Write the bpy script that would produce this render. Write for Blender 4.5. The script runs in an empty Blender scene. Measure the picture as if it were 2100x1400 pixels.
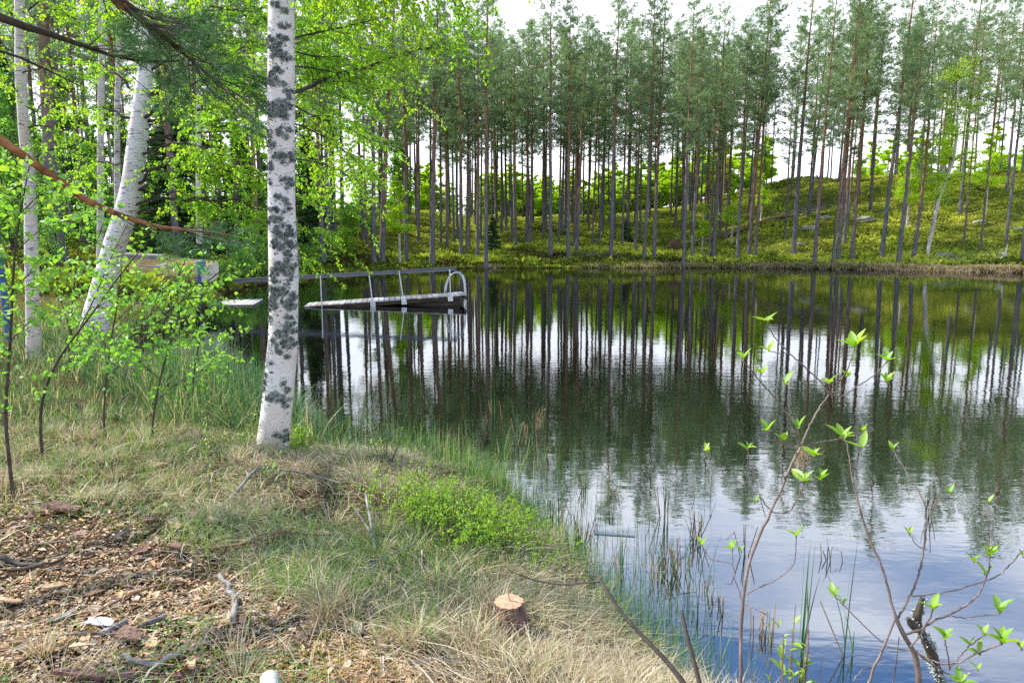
import bpy, math, random
import numpy as np
from mathutils import Vector
R = math.radians
rng = np.random.default_rng(7)
sc = bpy.context.scene
COL = sc.collection

# ------------------------------------------------------------------ camera
F = 1400.0; PITCH = R(8.53); HC = 2.2
cam = bpy.data.objects.new('camera', bpy.data.cameras.new('camera')); COL.objects.link(cam)
cam.location = (0, 0, HC); cam.rotation_euler = (R(90) - PITCH, 0, 0)
cam.data.lens = 24; cam.data.sensor_width = 36; cam.data.clip_end = 3000; cam.data.clip_start = 0.05
sc.camera = cam

# ------------------------------------------------------------------ sky and sun
SUN = Vector((-0.70, 0.22, 0.68)).normalized()
sun_el = math.asin(SUN.z); sun_az = math.atan2(SUN.x, SUN.y)
w = bpy.data.worlds.new('World'); sc.world = w; w.use_nodes = True
nt = w.node_tree; N = nt.nodes; L = nt.links; N.clear()
out = N.new('ShaderNodeOutputWorld'); bg = N.new('ShaderNodeBackground'); bg.inputs['Strength'].default_value = 0.125
sky = N.new('ShaderNodeTexSky'); sky.sky_type = 'NISHITA'; sky.sun_disc = False
sky.sun_elevation = sun_el; sky.sun_rotation = sun_az; sky.dust_density = 0.6; sky.ozone_density = 2.5
tc = N.new('ShaderNodeTexCoord'); sep = N.new('ShaderNodeSeparateXYZ'); L.new(tc.outputs['Generated'], sep.inputs[0])
mp = N.new('ShaderNodeMapping'); mp.inputs['Scale'].default_value = (1.3, 1.0, 3.2); mp.inputs['Location'].default_value = (0.3, 0.55, 0.1)
L.new(tc.outputs['Generated'], mp.inputs[0])
no = N.new('ShaderNodeTexNoise'); no.inputs['Scale'].default_value = 1.7; no.inputs['Detail'].default_value = 9; no.inputs['Roughness'].default_value = 0.55; no.inputs['Distortion'].default_value = 0.4
L.new(mp.outputs[0], no.inputs['Vector'])
el = N.new('ShaderNodeMapRange'); el.inputs[1].default_value = 0.30; el.inputs[2].default_value = 0.60; el.inputs[3].default_value = 0.26; el.inputs[4].default_value = -0.33
L.new(sep.outputs['Z'], el.inputs[0])
ad = N.new('ShaderNodeMath'); ad.operation = 'ADD'; L.new(no.outputs[0], ad.inputs[0]); L.new(el.outputs[0], ad.inputs[1])
rp = N.new('ShaderNodeValToRGB'); rp.color_ramp.elements[0].position = 0.42; rp.color_ramp.elements[1].position = 0.66
L.new(ad.outputs[0], rp.inputs[0])
cl = N.new('ShaderNodeMix'); cl.data_type = 'RGBA'; cl.inputs['B'].default_value = (9.0, 9.3, 10.0, 1)
L.new(rp.outputs[0], cl.inputs['Factor']); sb = N.new('ShaderNodeMix'); sb.data_type = 'RGBA'; sb.blend_type = 'MULTIPLY'; sb.inputs['Factor'].default_value = 1; sb.inputs['B'].default_value = (1.05, 1.28, 1.48, 1); L.new(sky.outputs[0], sb.inputs['A']); L.new(sb.outputs['Result'], cl.inputs['A']); L.new(cl.outputs['Result'], bg.inputs['Color']); L.new(bg.outputs[0], out.inputs[0])

sd = bpy.data.lights.new('sun', 'SUN'); sd.energy = 4.4; sd.angle = R(0.8); sd.color = (1, 0.94, 0.84)
so = bpy.data.objects.new('sun', sd); COL.objects.link(so); so.location = (-20, 5, 40)
so.rotation_euler = SUN.to_track_quat('Z', 'Y').to_euler()
sc.view_settings.view_transform = 'Standard'; sc.view_settings.look = 'None'; sc.view_settings.gamma = 1
sc.view_settings.exposure = 0.8
sc.cycles.max_bounces = 7; sc.cycles.diffuse_bounces = 3; sc.cycles.glossy_bounces = 3; sc.cycles.transmission_bounces = 3
sc.cycles.caustics_reflective = False; sc.cycles.caustics_refractive = False
sc.cycles.use_denoising = False

# ------------------------------------------------------------------ picture <-> place
cP, sP = math.cos(PITCH), math.sin(PITCH)
def ray(px, py):
    a = (px - 1050) / F; b = (700 - py) / F
    return np.array([a, cP + b * sP, -sP + b * cP])
def P(px, py, D):
    r = ray(px, py); return np.array([0, 0, HC]) + r * (D / r[1])
def PZ(px, py, z):
    r = ray(px, py); return np.array([0, 0, HC]) + r * ((z - HC) / r[2])
def project(p):
    x, y, z = p[..., 0], p[..., 1], p[..., 2] - HC
    dep = y * cP - z * sP; up = y * sP + z * cP
    dep = np.where(dep < 0.05, 0.05, dep)
    return 1050 + F * x / dep, 700 - F * up / dep

shore_px = [(2900, 1640), (1900, 1560), (1500, 1480), (1375, 1395), (1290, 1290), (1212, 1180), (1146, 1110), (1080, 1050), (1000, 995),
            (880, 965), (760, 958), (655, 930), (600, 888), (500, 858), (380, 825), (255, 790), (235, 740), (300, 695), (375, 660),
            (425, 630), (450, 609), (500, 593), (560, 578), (650, 567), (740, 559), (830, 554), (900, 551), (1000, 550), (1200, 549.5),
            (1500, 549), (1700, 552), (1850, 555), (2000, 558), (2100, 560), (2500, 585), (3300, 680)]
SH = np.array([PZ(a, b, 0)[:2] for a, b in shore_px])
SH = np.vstack([SH, [[32, 8], [14, 3]]])

def sdf(x, y):
    x = np.asarray(x, float); y = np.asarray(y, float)
    d2 = np.full(x.shape, 1e12); ins = np.zeros(x.shape, bool)
    n = len(SH)
    for i in range(n):
        ax, ay = SH[i]; bx, by = SH[(i + 1) % n]
        ex, ey = bx - ax, by - ay
        wx, wy = x - ax, y - ay
        t = np.clip((wx * ex + wy * ey) / (ex * ex + ey * ey), 0, 1)
        dx, dy = wx - ex * t, wy - ey * t
        d2 = np.minimum(d2, dx * dx + dy * dy)
        c = (ay > y) != (by > y)
        with np.errstate(divide='ignore', invalid='ignore'):
            xi = ax + (y - ay) * ex / (ey if ey != 0 else 1e-9)
        ins ^= c & (x < xi)
    d = np.sqrt(d2)
    return np.where(ins, -d, d)
def sm(v, a, b):
    t = np.clip((v - a) / (b - a), 0, 1); return t * t * (3 - 2 * t)
_k = np.random.default_rng(3).normal(size=(26, 2)); _ph = np.random.default_rng(4).uniform(0, 6.28, 26)
def wob(x, y, s):                      # cheap smooth noise, about -1..1
    v = 0
    for i in range(26):
        v = v + np.sin((x * _k[i, 0] + y * _k[i, 1]) * s + _ph[i])
    return v / 5.0
def H(x, y):
    x = np.asarray(x, float); y = np.asarray(y, float)
    d = sdf(x, y)
    dj = d + 0.10 * wob(x, y, 1.6) * np.clip(y / 8, 0.5, 3) * 0.8
    far = sm(y, 14, 26)
    near_h = 0.50 * (1 - np.exp(-np.clip(dj, 0, None) / 0.55)) + 0.035 * wob(x, y, 2.2) + 0.018 * wob(x + 9, y, 6.5) + 0.008 * wob(x, y + 5, 17)
    near_h = near_h + 0.02 + 0.03 * np.clip(y - 8, 0, 18) * sm(-x, 2, 6)
    far_h = 0.32 * (1 - np.exp(-np.clip(dj, 0, None) / 0.5)) + 4.6 * sm(d, 1, 33) + 0.45 * sm(-x, 4, 12) * sm(d, 0, 4)
    far_h = far_h + 3.9 * sm(x, 12, 36) * sm(d, -3, 34) * sm(y, 35, 45) + (0.22 * wob(x, y, 0.35) + 0.10 * wob(x, y + 3, 1.1)) * sm(d, 0, 5)
    far_h = far_h + 0.9 * np.exp(-((x - 29) / 6.5) ** 2 - ((y - 61.5) / 4) ** 2)
    land = near_h * (1 - far) + far_h * far
    bed = -0.12 - 0.5 * np.clip(-dj, 0, 6)
    t = sm(dj, -0.12, 0.06)
    return bed * (1 - t) + land * t
TS = np.geomspace(1.2, 140, 1500)
def hit(px, py):
    r = ray(px, py); p = np.array([0, 0, HC]) + TS[:, None] * r[None]
    h = H(p[:, 0], p[:, 1]); k = np.nonzero(p[:, 2] <= h)[0]
    i = k[0] if len(k) else len(TS) - 1
    q = p[i]; return np.array([q[0], q[1], float(h[i])])
def onz(x, y, dz=0.0):
    return np.array([x, y, float(H(x, y)) + dz])

# ------------------------------------------------------------------ mesh collector
class MB:
    def __init__(s): s.v = []; s.q = []; s.t = []; s.r = []; s.n = 0
    def add(s, v, q=None, t=None, r=0.5):
        v = np.asarray(v, float).reshape(-1, 3)
        if q is not None and len(q): s.q.append(np.asarray(q, np.int64).reshape(-1, 4) + s.n)
        if t is not None and len(t): s.t.append(np.asarray(t, np.int64).reshape(-1, 3) + s.n)
        s.v.append(v); rr = np.asarray(r, float)
        s.r.append(np.full(len(v), float(rr)) if rr.ndim == 0 else rr); s.n += len(v)
    def tube(s, pts, rad, k=6, r=0.5, cap=True):
        pts = np.asarray(pts, float); n = len(pts)
        rad = np.full(n, rad) if np.ndim(rad) == 0 else np.asarray(rad, float)
        T = np.gradient(pts, axis=0); T /= np.linalg.norm(T, axis=1, keepdims=True) + 1e-9
        ref = np.array([0.12, 0.93, 0.35]) if abs(T[:, 2]).mean() > 0.5 else np.array([0.1, 0.2, 0.97])
        A = np.cross(T, ref); A /= np.linalg.norm(A, axis=1, keepdims=True) + 1e-9
        B = np.cross(T, A)
        an = np.linspace(0, 2 * np.pi, k, endpoint=False)
        V = pts[:, None] + rad[:, None, None] * (np.cos(an)[None, :, None] * A[:, None] + np.sin(an)[None, :, None] * B[:, None])
        i = np.arange(n - 1)[:, None] * k; j = np.arange(k)[None]; j2 = (j + 1) % k
        q = np.stack([i + j, i + j2, i + k + j2, i + k + j], -1).reshape(-1, 4)
        s.add(V.reshape(-1, 3), q, r=r)
        if cap:
            for e, o in ((0, 0), (n - 1, (n - 1) * k)):
                ring = V[e]; m = len(ring)
                c = np.vstack([ring, pts[e][None]])
                tt = [(a, (a + 1) % m, m) for a in range(m)]
                s.add(c, t=tt, r=r)
    def box(s, c, size, ax=None, r=0.5):
        c = np.asarray(c, float); h = np.asarray(size, float) / 2
        ax = np.eye(3) if ax is None else np.asarray(ax, float)
        sg = np.array([[-1, -1, -1], [1, -1, -1], [1, 1, -1], [-1, 1, -1], [-1, -1, 1], [1, -1, 1], [1, 1, 1], [-1, 1, 1]])
        v = c + (sg * h) @ ax
        s.add(v, [(0, 3, 2, 1), (4, 5, 6, 7), (0, 1, 5, 4), (1, 2, 6, 5), (2, 3, 7, 6), (3, 0, 4, 7)], r=r)
    def leaves(s, p, d, nrm, ln, wd, r, fold=0.25):
        # two-quad heart-shaped leaf folded along its midrib
        p = np.asarray(p); d = d / (np.linalg.norm(d, axis=1, keepdims=True) + 1e-9)
        sd_ = np.cross(d, nrm); sd_ /= np.linalg.norm(sd_, axis=1, keepdims=True) + 1e-9
        up = np.cross(sd_, d); ln = np.asarray(ln)[:, None]; wd = np.asarray(wd)[:, None]
        f = fold * wd
        a = p; t = p + d * ln - up * f * 0.4
        l1 = p + d * ln * 0.28 + sd_ * wd * 0.5 + up * f; l2 = p + d * ln * 0.62 + sd_ * wd * 0.36 + up * f * 0.6
        r1 = p + d * ln * 0.28 - sd_ * wd * 0.5 + up * f; r2 = p + d * ln * 0.62 - sd_ * wd * 0.36 + up * f * 0.6
        V = np.stack([a, l1, l2, t, r2, r1], 1); n = len(p); o = np.arange(n)[:, None] * 6
        q = np.concatenate([o + np.array([[0, 1, 2, 3]]), o + np.array([[0, 3, 4, 5]])])
        s.add(V.reshape(-1, 3), q, r=np.repeat(r, 6))
    def blades(s, p, h, lean, width, r, seg=3, droop=1.0, rr=rng, kink=0.0):
        # ribbons that rise from p, bend towards lean (xy vector, in heights)
        n = len(p); h = np.asarray(h)[:, None]; lean = np.asarray(lean)
        ang = rr.uniform(0, np.pi, n); sv = np.stack([np.cos(ang), np.sin(ang), np.zeros(n)], 1)
        W = np.asarray(width)[:, None]; rows = []
        lm = np.linalg.norm(lean, axis=1, keepdims=True)
        for k in range(seg + 1):
            t = k / seg
            z = h * (t - droop * 0.32 * np.minimum(lm, 1.6) * t * t)
            c = np.concatenate([p[:, :2] + lean * h * (t ** 1.7), p[:, 2:3] + z], 1)
            ww = W * (1 - t ** 2 * 0.88) * 0.5
            rows += [c - sv * ww, c + sv * ww]
        V = np.stack(rows, 1); o = np.arange(n)[:, None] * (2 * seg + 2)
        q = np.concatenate([o + np.array([[2 * k, 2 * k + 1, 2 * k + 3, 2 * k + 2]]) for k in range(seg)])
        s.add(V.reshape(-1, 3), q, r=np.repeat(r, 2 * seg + 2))
    def strips(s, a, b, wd, r, mid=None):
        # thin tapered quads from a to b (needles)
        n = len(a); d = b - a; ref = rng.normal(size=(n, 3)); sv = np.cross(d, ref); sv /= np.linalg.norm(sv, axis=1, keepdims=True) + 1e-9
        W = np.asarray(wd)[:, None] * 0.5
        V = np.stack([a - sv * W, a + sv * W, b + sv * W * 0.35, b - sv * W * 0.35], 1)
        s.add(V.reshape(-1, 3), np.arange(n * 4).reshape(-1, 4), r=np.repeat(r, 4))
    def mesh(s, name, m, smooth=False):
        me = bpy.data.meshes.new(name)
        V = np.concatenate(s.v) if s.v else np.zeros((0, 3))
        Q = np.concatenate(s.q) if s.q else np.zeros((0, 4), np.int64); T = np.concatenate(s.t) if s.t else np.zeros((0, 3), np.int64)
        me.vertices.add(len(V)); me.vertices.foreach_set('co', V.astype(np.float32).ravel())
        li = np.concatenate([Q.ravel(), T.ravel()]).astype(np.int32)
        me.loops.add(len(li)); me.loops.foreach_set('vertex_index', li)
        ls = np.concatenate([np.arange(len(Q)) * 4, len(Q) * 4 + np.arange(len(T)) * 3]).astype(np.int32)
        me.polygons.add(len(ls)); me.polygons.foreach_set('loop_start', ls)
        me.polygons.foreach_set('use_smooth', np.full(len(ls), smooth))
        at = me.attributes.new('rnd', 'FLOAT', 'POINT'); at.data.foreach_set('value', np.concatenate(s.r).astype(np.float32))
        me.materials.append(m); me.update(calc_edges=True)
        return me
    def obj(s, name, m, parent=None, smooth=False, origin=None):
        o = bpy.data.objects.new(name, s.mesh(name, m, smooth)); COL.objects.link(o)
        if parent is not None:
            o.parent = parent                            # geometry is in world coordinates; thing empties carry location only
            o.location = (0, 0, 0) if parent.parent else -Vector(parent.location)
        return o

def mesh_multi(name, parts, smooth=False):
    big = MB(); idx = []
    for k, (b, m) in enumerate(parts):
        for v, r_ in zip(b.v, b.r): pass
    off = 0; nq = []; nt_ = []
    for b, m in parts:
        V = np.concatenate(b.v); big.v.append(V); big.r.append(np.concatenate(b.r))
        q = np.concatenate(b.q) if b.q else np.zeros((0, 4), np.int64); t = np.concatenate(b.t) if b.t else np.zeros((0, 3), np.int64)
        big.q.append(q + off); big.t.append(t + off); nq.append(len(q)); nt_.append(len(t)); off += len(V)
    me = big.mesh(name, parts[0][1], smooth)
    for b, m in parts[1:]: me.materials.append(m)
    me.polygons.foreach_set('material_index', np.concatenate([np.repeat(np.arange(len(parts)), nq), np.repeat(np.arange(len(parts)), nt_)]).astype(np.int32)); me.update()
    return me
def tag(o, label=None, cat=None, group=None, kind=None):
    if label: o['label'] = label
    if cat: o['category'] = cat
    if group: o['group'] = group
    if kind: o['kind'] = kind
    return o
def thing(name, label, cat, loc, group=None):
    o = bpy.data.objects.new(name, None); COL.objects.link(o); o.location = [float(v) for v in loc]; o.empty_display_size = 0.2
    return tag(o, label, cat, group)
def local(parent_loc):                  # for meshes built around (0,0,0)
    pass

# ------------------------------------------------------------------ materials
def newmat(name):
    m = bpy.data.materials.new(name); m.use_nodes = True; n = m.node_tree; n.nodes.clear()
    o = n.nodes.new('ShaderNodeOutputMaterial'); return m, n, n.nodes, n.links, o
def ramp(n, stops, mode='LINEAR'):
    r = n.nodes.new('ShaderNodeValToRGB'); r.color_ramp.interpolation = mode
    e = r.color_ramp.elements
    while len(e) < len(stops): e.new(0.5)
    for i, (p, c) in enumerate(stops): e[i].position = p; e[i].color = (*c, 1)
    return r
def noise(n, scale, detail=5, rough=0.55, vec=None, dist=0.0, mapscale=None, coord='Object'):
    t = n.nodes.new('ShaderNodeTexCoord'); x = n.nodes.new('ShaderNodeTexNoise')
    x.inputs['Scale'].default_value = scale; x.inputs['Detail'].default_value = detail; x.inputs['Roughness'].default_value = rough; x.inputs['Distortion'].default_value = dist
    src = t.outputs[coord]
    if mapscale:
        m = n.nodes.new('ShaderNodeMapping'); m.inputs['Scale'].default_value = mapscale; n.links.new(src, m.inputs[0]); src = m.outputs[0]
    n.links.new(src, x.inputs['Vector']); return x
def mat_leaf(name, stops, trans=0.45, tcol=(1.5, 1.5, 0.8), gloss=0.04, rough=0.55):
    m, n, ND, LK, o = newmat(name)
    a = ND.new('ShaderNodeAttribute'); a.attribute_name = 'rnd'
    r = ramp(n, stops); LK.new(a.outputs['Fac'], r.inputs[0])
    d = ND.new('ShaderNodeBsdfDiffuse'); LK.new(r.outputs[0], d.inputs[0])
    mul = ND.new('ShaderNodeMix'); mul.data_type = 'RGBA'; mul.blend_type = 'MULTIPLY'; mul.inputs['Factor'].default_value = 1; mul.inputs['B'].default_value = (*tcol, 1)
    LK.new(r.outputs[0], mul.inputs['A'])
    t = ND.new('ShaderNodeBsdfTranslucent'); LK.new(mul.outputs['Result'], t.inputs[0])
    x = ND.new('ShaderNodeMixShader'); x.inputs[0].default_value = trans; LK.new(d.outputs[0], x.inputs[1]); LK.new(t.outputs[0], x.inputs[2])
    if gloss > 0:
        g = ND.new('ShaderNodeBsdfGlossy'); g.inputs['Roughness'].default_value = rough; g.inputs[0].default_value = (0.9, 0.95, 1, 1)
        y = ND.new('ShaderNodeMixShader'); y.inputs[0].default_value = gloss; LK.new(x.outputs[0], y.inputs[1]); LK.new(g.outputs[0], y.inputs[2]); x = y
    LK.new(x.outputs[0], o.inputs[0]); return m
def mat_bark(name, stops, scale=6, mapscale=(1, 1, 0.25), bump=0.4, rough=0.85, metal=0.0, rndmix=0.0):
    m, n, ND, LK, o = newmat(name)
    x = noise(n, scale, 7, 0.65, mapscale=mapscale); r = ramp(n, stops)
    if rndmix:
        a = ND.new('ShaderNodeAttribute'); a.attribute_name = 'rnd'
        mm = ND.new('ShaderNodeMix'); mm.inputs['Factor'].default_value = rndmix; LK.new(x.outputs[0], mm.inputs['A']); LK.new(a.outputs['Fac'], mm.inputs['B']); LK.new(mm.outputs['Result'], r.inputs[0])
    else: LK.new(x.outputs[0], r.inputs[0])
    b = ND.new('ShaderNodeBsdfPrincipled'); b.inputs['Roughness'].default_value = rough; b.inputs['Metallic'].default_value = metal
    LK.new(r.outputs[0], b.inputs['Base Color'])
    if bump:
        bp = ND.new('ShaderNodeBump'); bp.inputs['Strength'].default_value = bump; bp.inputs['Distance'].default_value = 0.02
        LK.new(x.outputs[0], bp.inputs['Height']); LK.new(bp.outputs[0], b.inputs['Normal'])
    LK.new(b.outputs[0], o.inputs[0]); return m

M = {}
M['birch_leaf'] = mat_leaf('fresh birch leaf', [(0, (.10, .24, .014)), (.4, (.18, .39, .016)), (.75, (.30, .52, .02)), (1, (.50, .60, .025))], .55, (1.7, 1.65, 0.8))
M['far_birch_leaf'] = mat_leaf('bright young leaf', [(0, (.30, .50, .03)), (.5, (.42, .60, .035)), (1, (.55, .66, .05))], .6, (1.6, 1.6, 0.8), 0)
M['understory_leaf'] = mat_leaf('understory leaf', [(0, (.04, .11, .03)), (.5, (.09, .22, .03)), (1, (.24, .42, .03))], .5, (1.5, 1.5, .8), 0)
M['sapling_leaf'] = mat_leaf('sapling leaf', [(0, (.09, .26, .03)), (.5, (.17, .41, .03)), (1, (.32, .54, .04))], .5, (1.7, 1.6, 0.8), .07)
M['shrub_leaf'] = mat_leaf('glossy shrub leaf', [(0, (.13, .33, .02)), (.5, (.24, .46, .025)), (1, (.42, .58, .04))], .5, (1.5, 1.5, 0.7), .05)
M['pine_needle'] = mat_leaf('pine needles', [(0, (.11, .19, .11)), (.5, (.20, .31, .15)), (1, (.36, .46, .18))], .42, (1.4, 1.5, 0.9), .03)
M['near_needle'] = mat_leaf('near pine needles', [(0, (.03, .10, .035)), (.6, (.07, .19, .05)), (1, (.12, .22, .03))], .25, (1.3, 1.4, .9), .05)
M['spruce_needle'] = mat_leaf('spruce needles', [(0, (.03, .07, .03)), (.6, (.06, .14, .04)), (1, (.14, .24, .05))], .3, (1.3, 1.4, .9), .02)
M['heath'] = mat_leaf('bank undergrowth', [(0, (.05, .04, .018)), (.22, (.10, .09, .03)), (.42, (.20, .28, .04)), (.7, (.40, .50, .05)), (1, (.62, .62, .12))], .3, (1.4, 1.4, .8), 0)
M['straw'] = mat_leaf('dry grass', [(0, (.22, .15, .08)), (.35, (.44, .34, .19)), (.7, (.68, .56, .36)), (1, (.85, .77, .58))], .3, (1.1, 1.1, 1), .04)
M['grass'] = mat_leaf('green grass', [(0, (.07, .17, .04)), (.5, (.16, .30, .06)), (.8, (.28, .40, .08)), (1, (.52, .52, .20))], .4, (1.4, 1.5, .8), .05)
M['shore_grass'] = mat_leaf('shore grass blade', [(0, (.025, .08, .03)), (.35, (.06, .16, .05)), (.6, (.14, .26, .06)), (.75, (.34, .30, .13)), (1, (.66, .54, .34))], .35, (1.3, 1.4, .8), .05)
M['sedge'] = mat_leaf('sedge blade', [(0, (.04, .14, .03)), (.5, (.13, .30, .05)), (.72, (.28, .44, .08)), (.8, (.40, .33, .16)), (1, (.70, .58, .36))], .4, (1.3, 1.5, .9), .05)
M['reed'] = mat_leaf('reed blade', [(0, (.025, .11, .04)), (.4, (.06, .21, .07)), (.6, (.16, .32, .09)), (.68, (.40, .31, .14)), (1, (.66, .52, .30))], .35, (1.3, 1.5, .9), .07)
M['litter'] = mat_leaf('wood chip litter', [(0, (.10, .06, .035)), (.2, (.28, .16, .085)), (.45, (.50, .31, .16)), (.7, (.68, .46, .26)), (.9, (.56, .46, .36)), (1, (.84, .68, .48))], .05, (1, 1, 1), .02)
M['sawdust'] = mat_leaf('orange sawdust', [(0, (.42, .20, .06)), (.5, (.62, .35, .12)), (1, (.80, .58, .28))], .1, (1, 1, 1), 0)
M['moss'] = mat_leaf('moss and needles', [(0, (.10, .10, .02)), (.5, (.20, .21, .03)), (1, (.36, .30, .06))], .3, (1.2, 1.2, .8), 0)
M['clump_dry'] = mat_bark('dead reed stalk', [(0.25, (.09, .05, .025)), (.5, (.30, .17, .07)), (.75, (.50, .36, .18))], 14, (1, 1, .5), 0, .7, rndmix=.6)
M['lichen'] = mat_leaf('grey lichen', [(0, (.06, .065, .065)), (.3, (.20, .23, .22)), (.6, (.36, .41, .38)), (1, (.58, .63, .57))], .05, (1, 1, 1), 0)
M['dead_wood'] = mat_bark('grey dead wood', [(.3, (.10, .09, .085)), (.55, (.27, .25, .23)), (.8, (.46, .44, .42))], 12, (1, 1, .5), .4)
M['dark_twig'] = mat_bark('dark twig', [(.3, (.030, .024, .02)), (.6, (.085, .065, .05)), (.8, (.17, .14, .11))], 20, (1, 1, 1), .3)
M['brown_stick'] = mat_bark('brown stick', [(.3, (.11, .06, .04)), (.55, (.26, .15, .09)), (.8, (.42, .28, .18))], 18, (1, 1, 1), .3)
M['shrub_stem'] = mat_bark('grey brown shrub stem', [(.3, (.09, .065, .055)), (.55, (.20, .15, .13)), (.8, (.36, .30, .28))], 30, (1, 1, .4), .3, .6)
M['orange_bark'] = mat_bark('flaky orange bark', [(.3, (.10, .045, .025)), (.5, (.32, .13, .055)), (.75, (.55, .29, .14))], 10, (1, 1, 1), .6)
M['birch_twig'] = mat_bark('birch twig', [(.3, (.025, .018, .015)), (.6, (.07, .05, .035)), (.8, (.16, .13, .10))], 10, (1, 1, 1), .2)
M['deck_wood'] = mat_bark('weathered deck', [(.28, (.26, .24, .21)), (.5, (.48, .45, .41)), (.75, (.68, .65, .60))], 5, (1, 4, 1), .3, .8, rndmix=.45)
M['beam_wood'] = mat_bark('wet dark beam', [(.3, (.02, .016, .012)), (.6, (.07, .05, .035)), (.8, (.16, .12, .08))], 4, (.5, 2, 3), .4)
M['rail_wood'] = mat_bark('grey rail', [(.3, (.10, .11, .13)), (.6, (.20, .21, .24)), (.8, (.34, .34, .36))], 4, (.4, 2, 5), .2)
M['metal'] = mat_bark('galvanised metal', [(.3, (.42, .45, .5)), (.6, (.55, .58, .63)), (.8, (.68, .7, .74))], 9, (1, 1, 1), .05, .35, .7)
M['boat'] = mat_bark('tan painted boat', [(.25, (.52, .36, .15)), (.5, (.74, .55, .26)), (.75, (.82, .66, .38))], 3, (.6, 1, 3), .2, .5)
M['boat_seat'] = mat_bark('grey plank', [(.3, (.13, .12, .13)), (.7, (.30, .28, .28))], 5, (1, 3, 1), .2)
M['teal'] = mat_bark('teal paint', [(.3, (.05, .19, .19)), (.6, (.10, .32, .30)), (.8, (.25, .45, .42))], 9, (1, 1, 1), .1, .5)
M['green_paint'] = mat_bark('green paint', [(.3, (.012, .10, .055)), (.7, (.03, .22, .13))], 9, (1, 1, 1), .1, .45)
M['blue_paint'] = mat_bark('blue paint', [(.3, (.02, .06, .22)), (.7, (.04, .12, .36))], 9, (1, 1, 1), .1, .45)
M['chip'] = mat_bark('split wood', [(.25, (.40, .23, .11)), (.5, (.62, .42, .23)), (.75, (.78, .62, .42))], 9, (1, 6, 1), .5)
M['bark_piece'] = mat_bark('peeled bark', [(.3, (.10, .05, .04)), (.55, (.24, .13, .10)), (.8, (.42, .28, .22))], 14, (1, 5, 1), .5)
M['birchbark'] = mat_bark('white birch bark scrap', [(.25, (.40, .36, .35)), (.5, (.70, .67, .67)), (.8, (.86, .85, .86))], 9, (1, 4, 1), .3)
M['cut'] = mat_bark('sawn wood', [(.25, (.38, .20, .11)), (.5, (.58, .36, .22)), (.75, (.70, .52, .36))], 40, (1, 1, 1), .6)
M['stump_bark'] = mat_bark('stump bark', [(.3, (.06, .035, .03)), (.5, (.17, .10, .085)), (.65, (.28, .16, .11)), (.85, (.42, .38, .36))], 22, (1, 1, .3), 1.0)
M['plank'] = mat_bark('pale sunk board', [(.3, (.66, .60, .50)), (.7, (.82, .76, .66))], 6, (1, 4, 1), .2)
M['rock'] = mat_bark('lichened rock', [(.3, (.14, .14, .10)), (.5, (.30, .29, .26)), (.62, (.30, .30, .10)), (.8, (.50, .49, .47))], 3.5, (1, 1, 1), .6)
M['root'] = mat_bark('torn roots', [(.3, (.05, .03, .02)), (.7, (.20, .10, .06))], 8, (1, 1, 1), .8)

def mat_pine_bark():
    m, n, ND, LK, o = newmat('pine bark')
    t = ND.new('ShaderNodeTexCoord'); sp = ND.new('ShaderNodeSeparateXYZ'); LK.new(t.outputs['Object'], sp.inputs[0])
    x = noise(n, 5, 7, .7, mapscale=(2, 2, .35)); oi = ND.new('ShaderNodeObjectInfo')
    ma = ND.new('ShaderNodeMath'); ma.operation = 'MULTIPLY_ADD'; ma.inputs[1].default_value = 7.0; LK.new(x.outputs[0], ma.inputs[0])
    ra = ND.new('ShaderNodeMath'); ra.operation = 'MULTIPLY_ADD'; ra.inputs[1].default_value = 7.5; LK.new(oi.outputs['Random'], ra.inputs[0]); LK.new(sp.outputs['Z'], ra.inputs[2])
    LK.new(ra.outputs[0], ma.inputs[2])
    mr = ND.new('ShaderNodeMapRange'); mr.inputs[1].default_value = 10; mr.inputs[2].default_value = 19; LK.new(ma.outputs[0], mr.inputs[0])
    lo = ramp(n, [(.3, (.06, .06, .065)), (.55, (.17, .165, .175)), (.8, (.34, .34, .36))]); hi = ramp(n, [(.3, (.12, .06, .04)), (.55, (.30, .155, .09)), (.8, (.46, .28, .18))])
    LK.new(x.outputs[0], lo.inputs[0]); LK.new(x.outputs[0], hi.inputs[0])
    mx = ND.new('ShaderNodeMix'); mx.data_type = 'RGBA'; LK.new(mr.outputs[0], mx.inputs['Factor']); LK.new(lo.outputs[0], mx.inputs['A']); LK.new(hi.outputs[0], mx.inputs['B'])
    b = ND.new('ShaderNodeBsdfDiffuse'); LK.new(mx.outputs['Result'], b.inputs[0])
    bp = ND.new('ShaderNodeBump'); bp.inputs['Strength'].default_value = .7; bp.inputs['Distance'].default_value = .04; LK.new(x.outputs[0], bp.inputs['Height']); LK.new(bp.outputs[0], b.inputs['Normal'])
    LK.new(b.outputs[0], o.inputs[0]); return m
M['pine_bark'] = mat_pine_bark()

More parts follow.
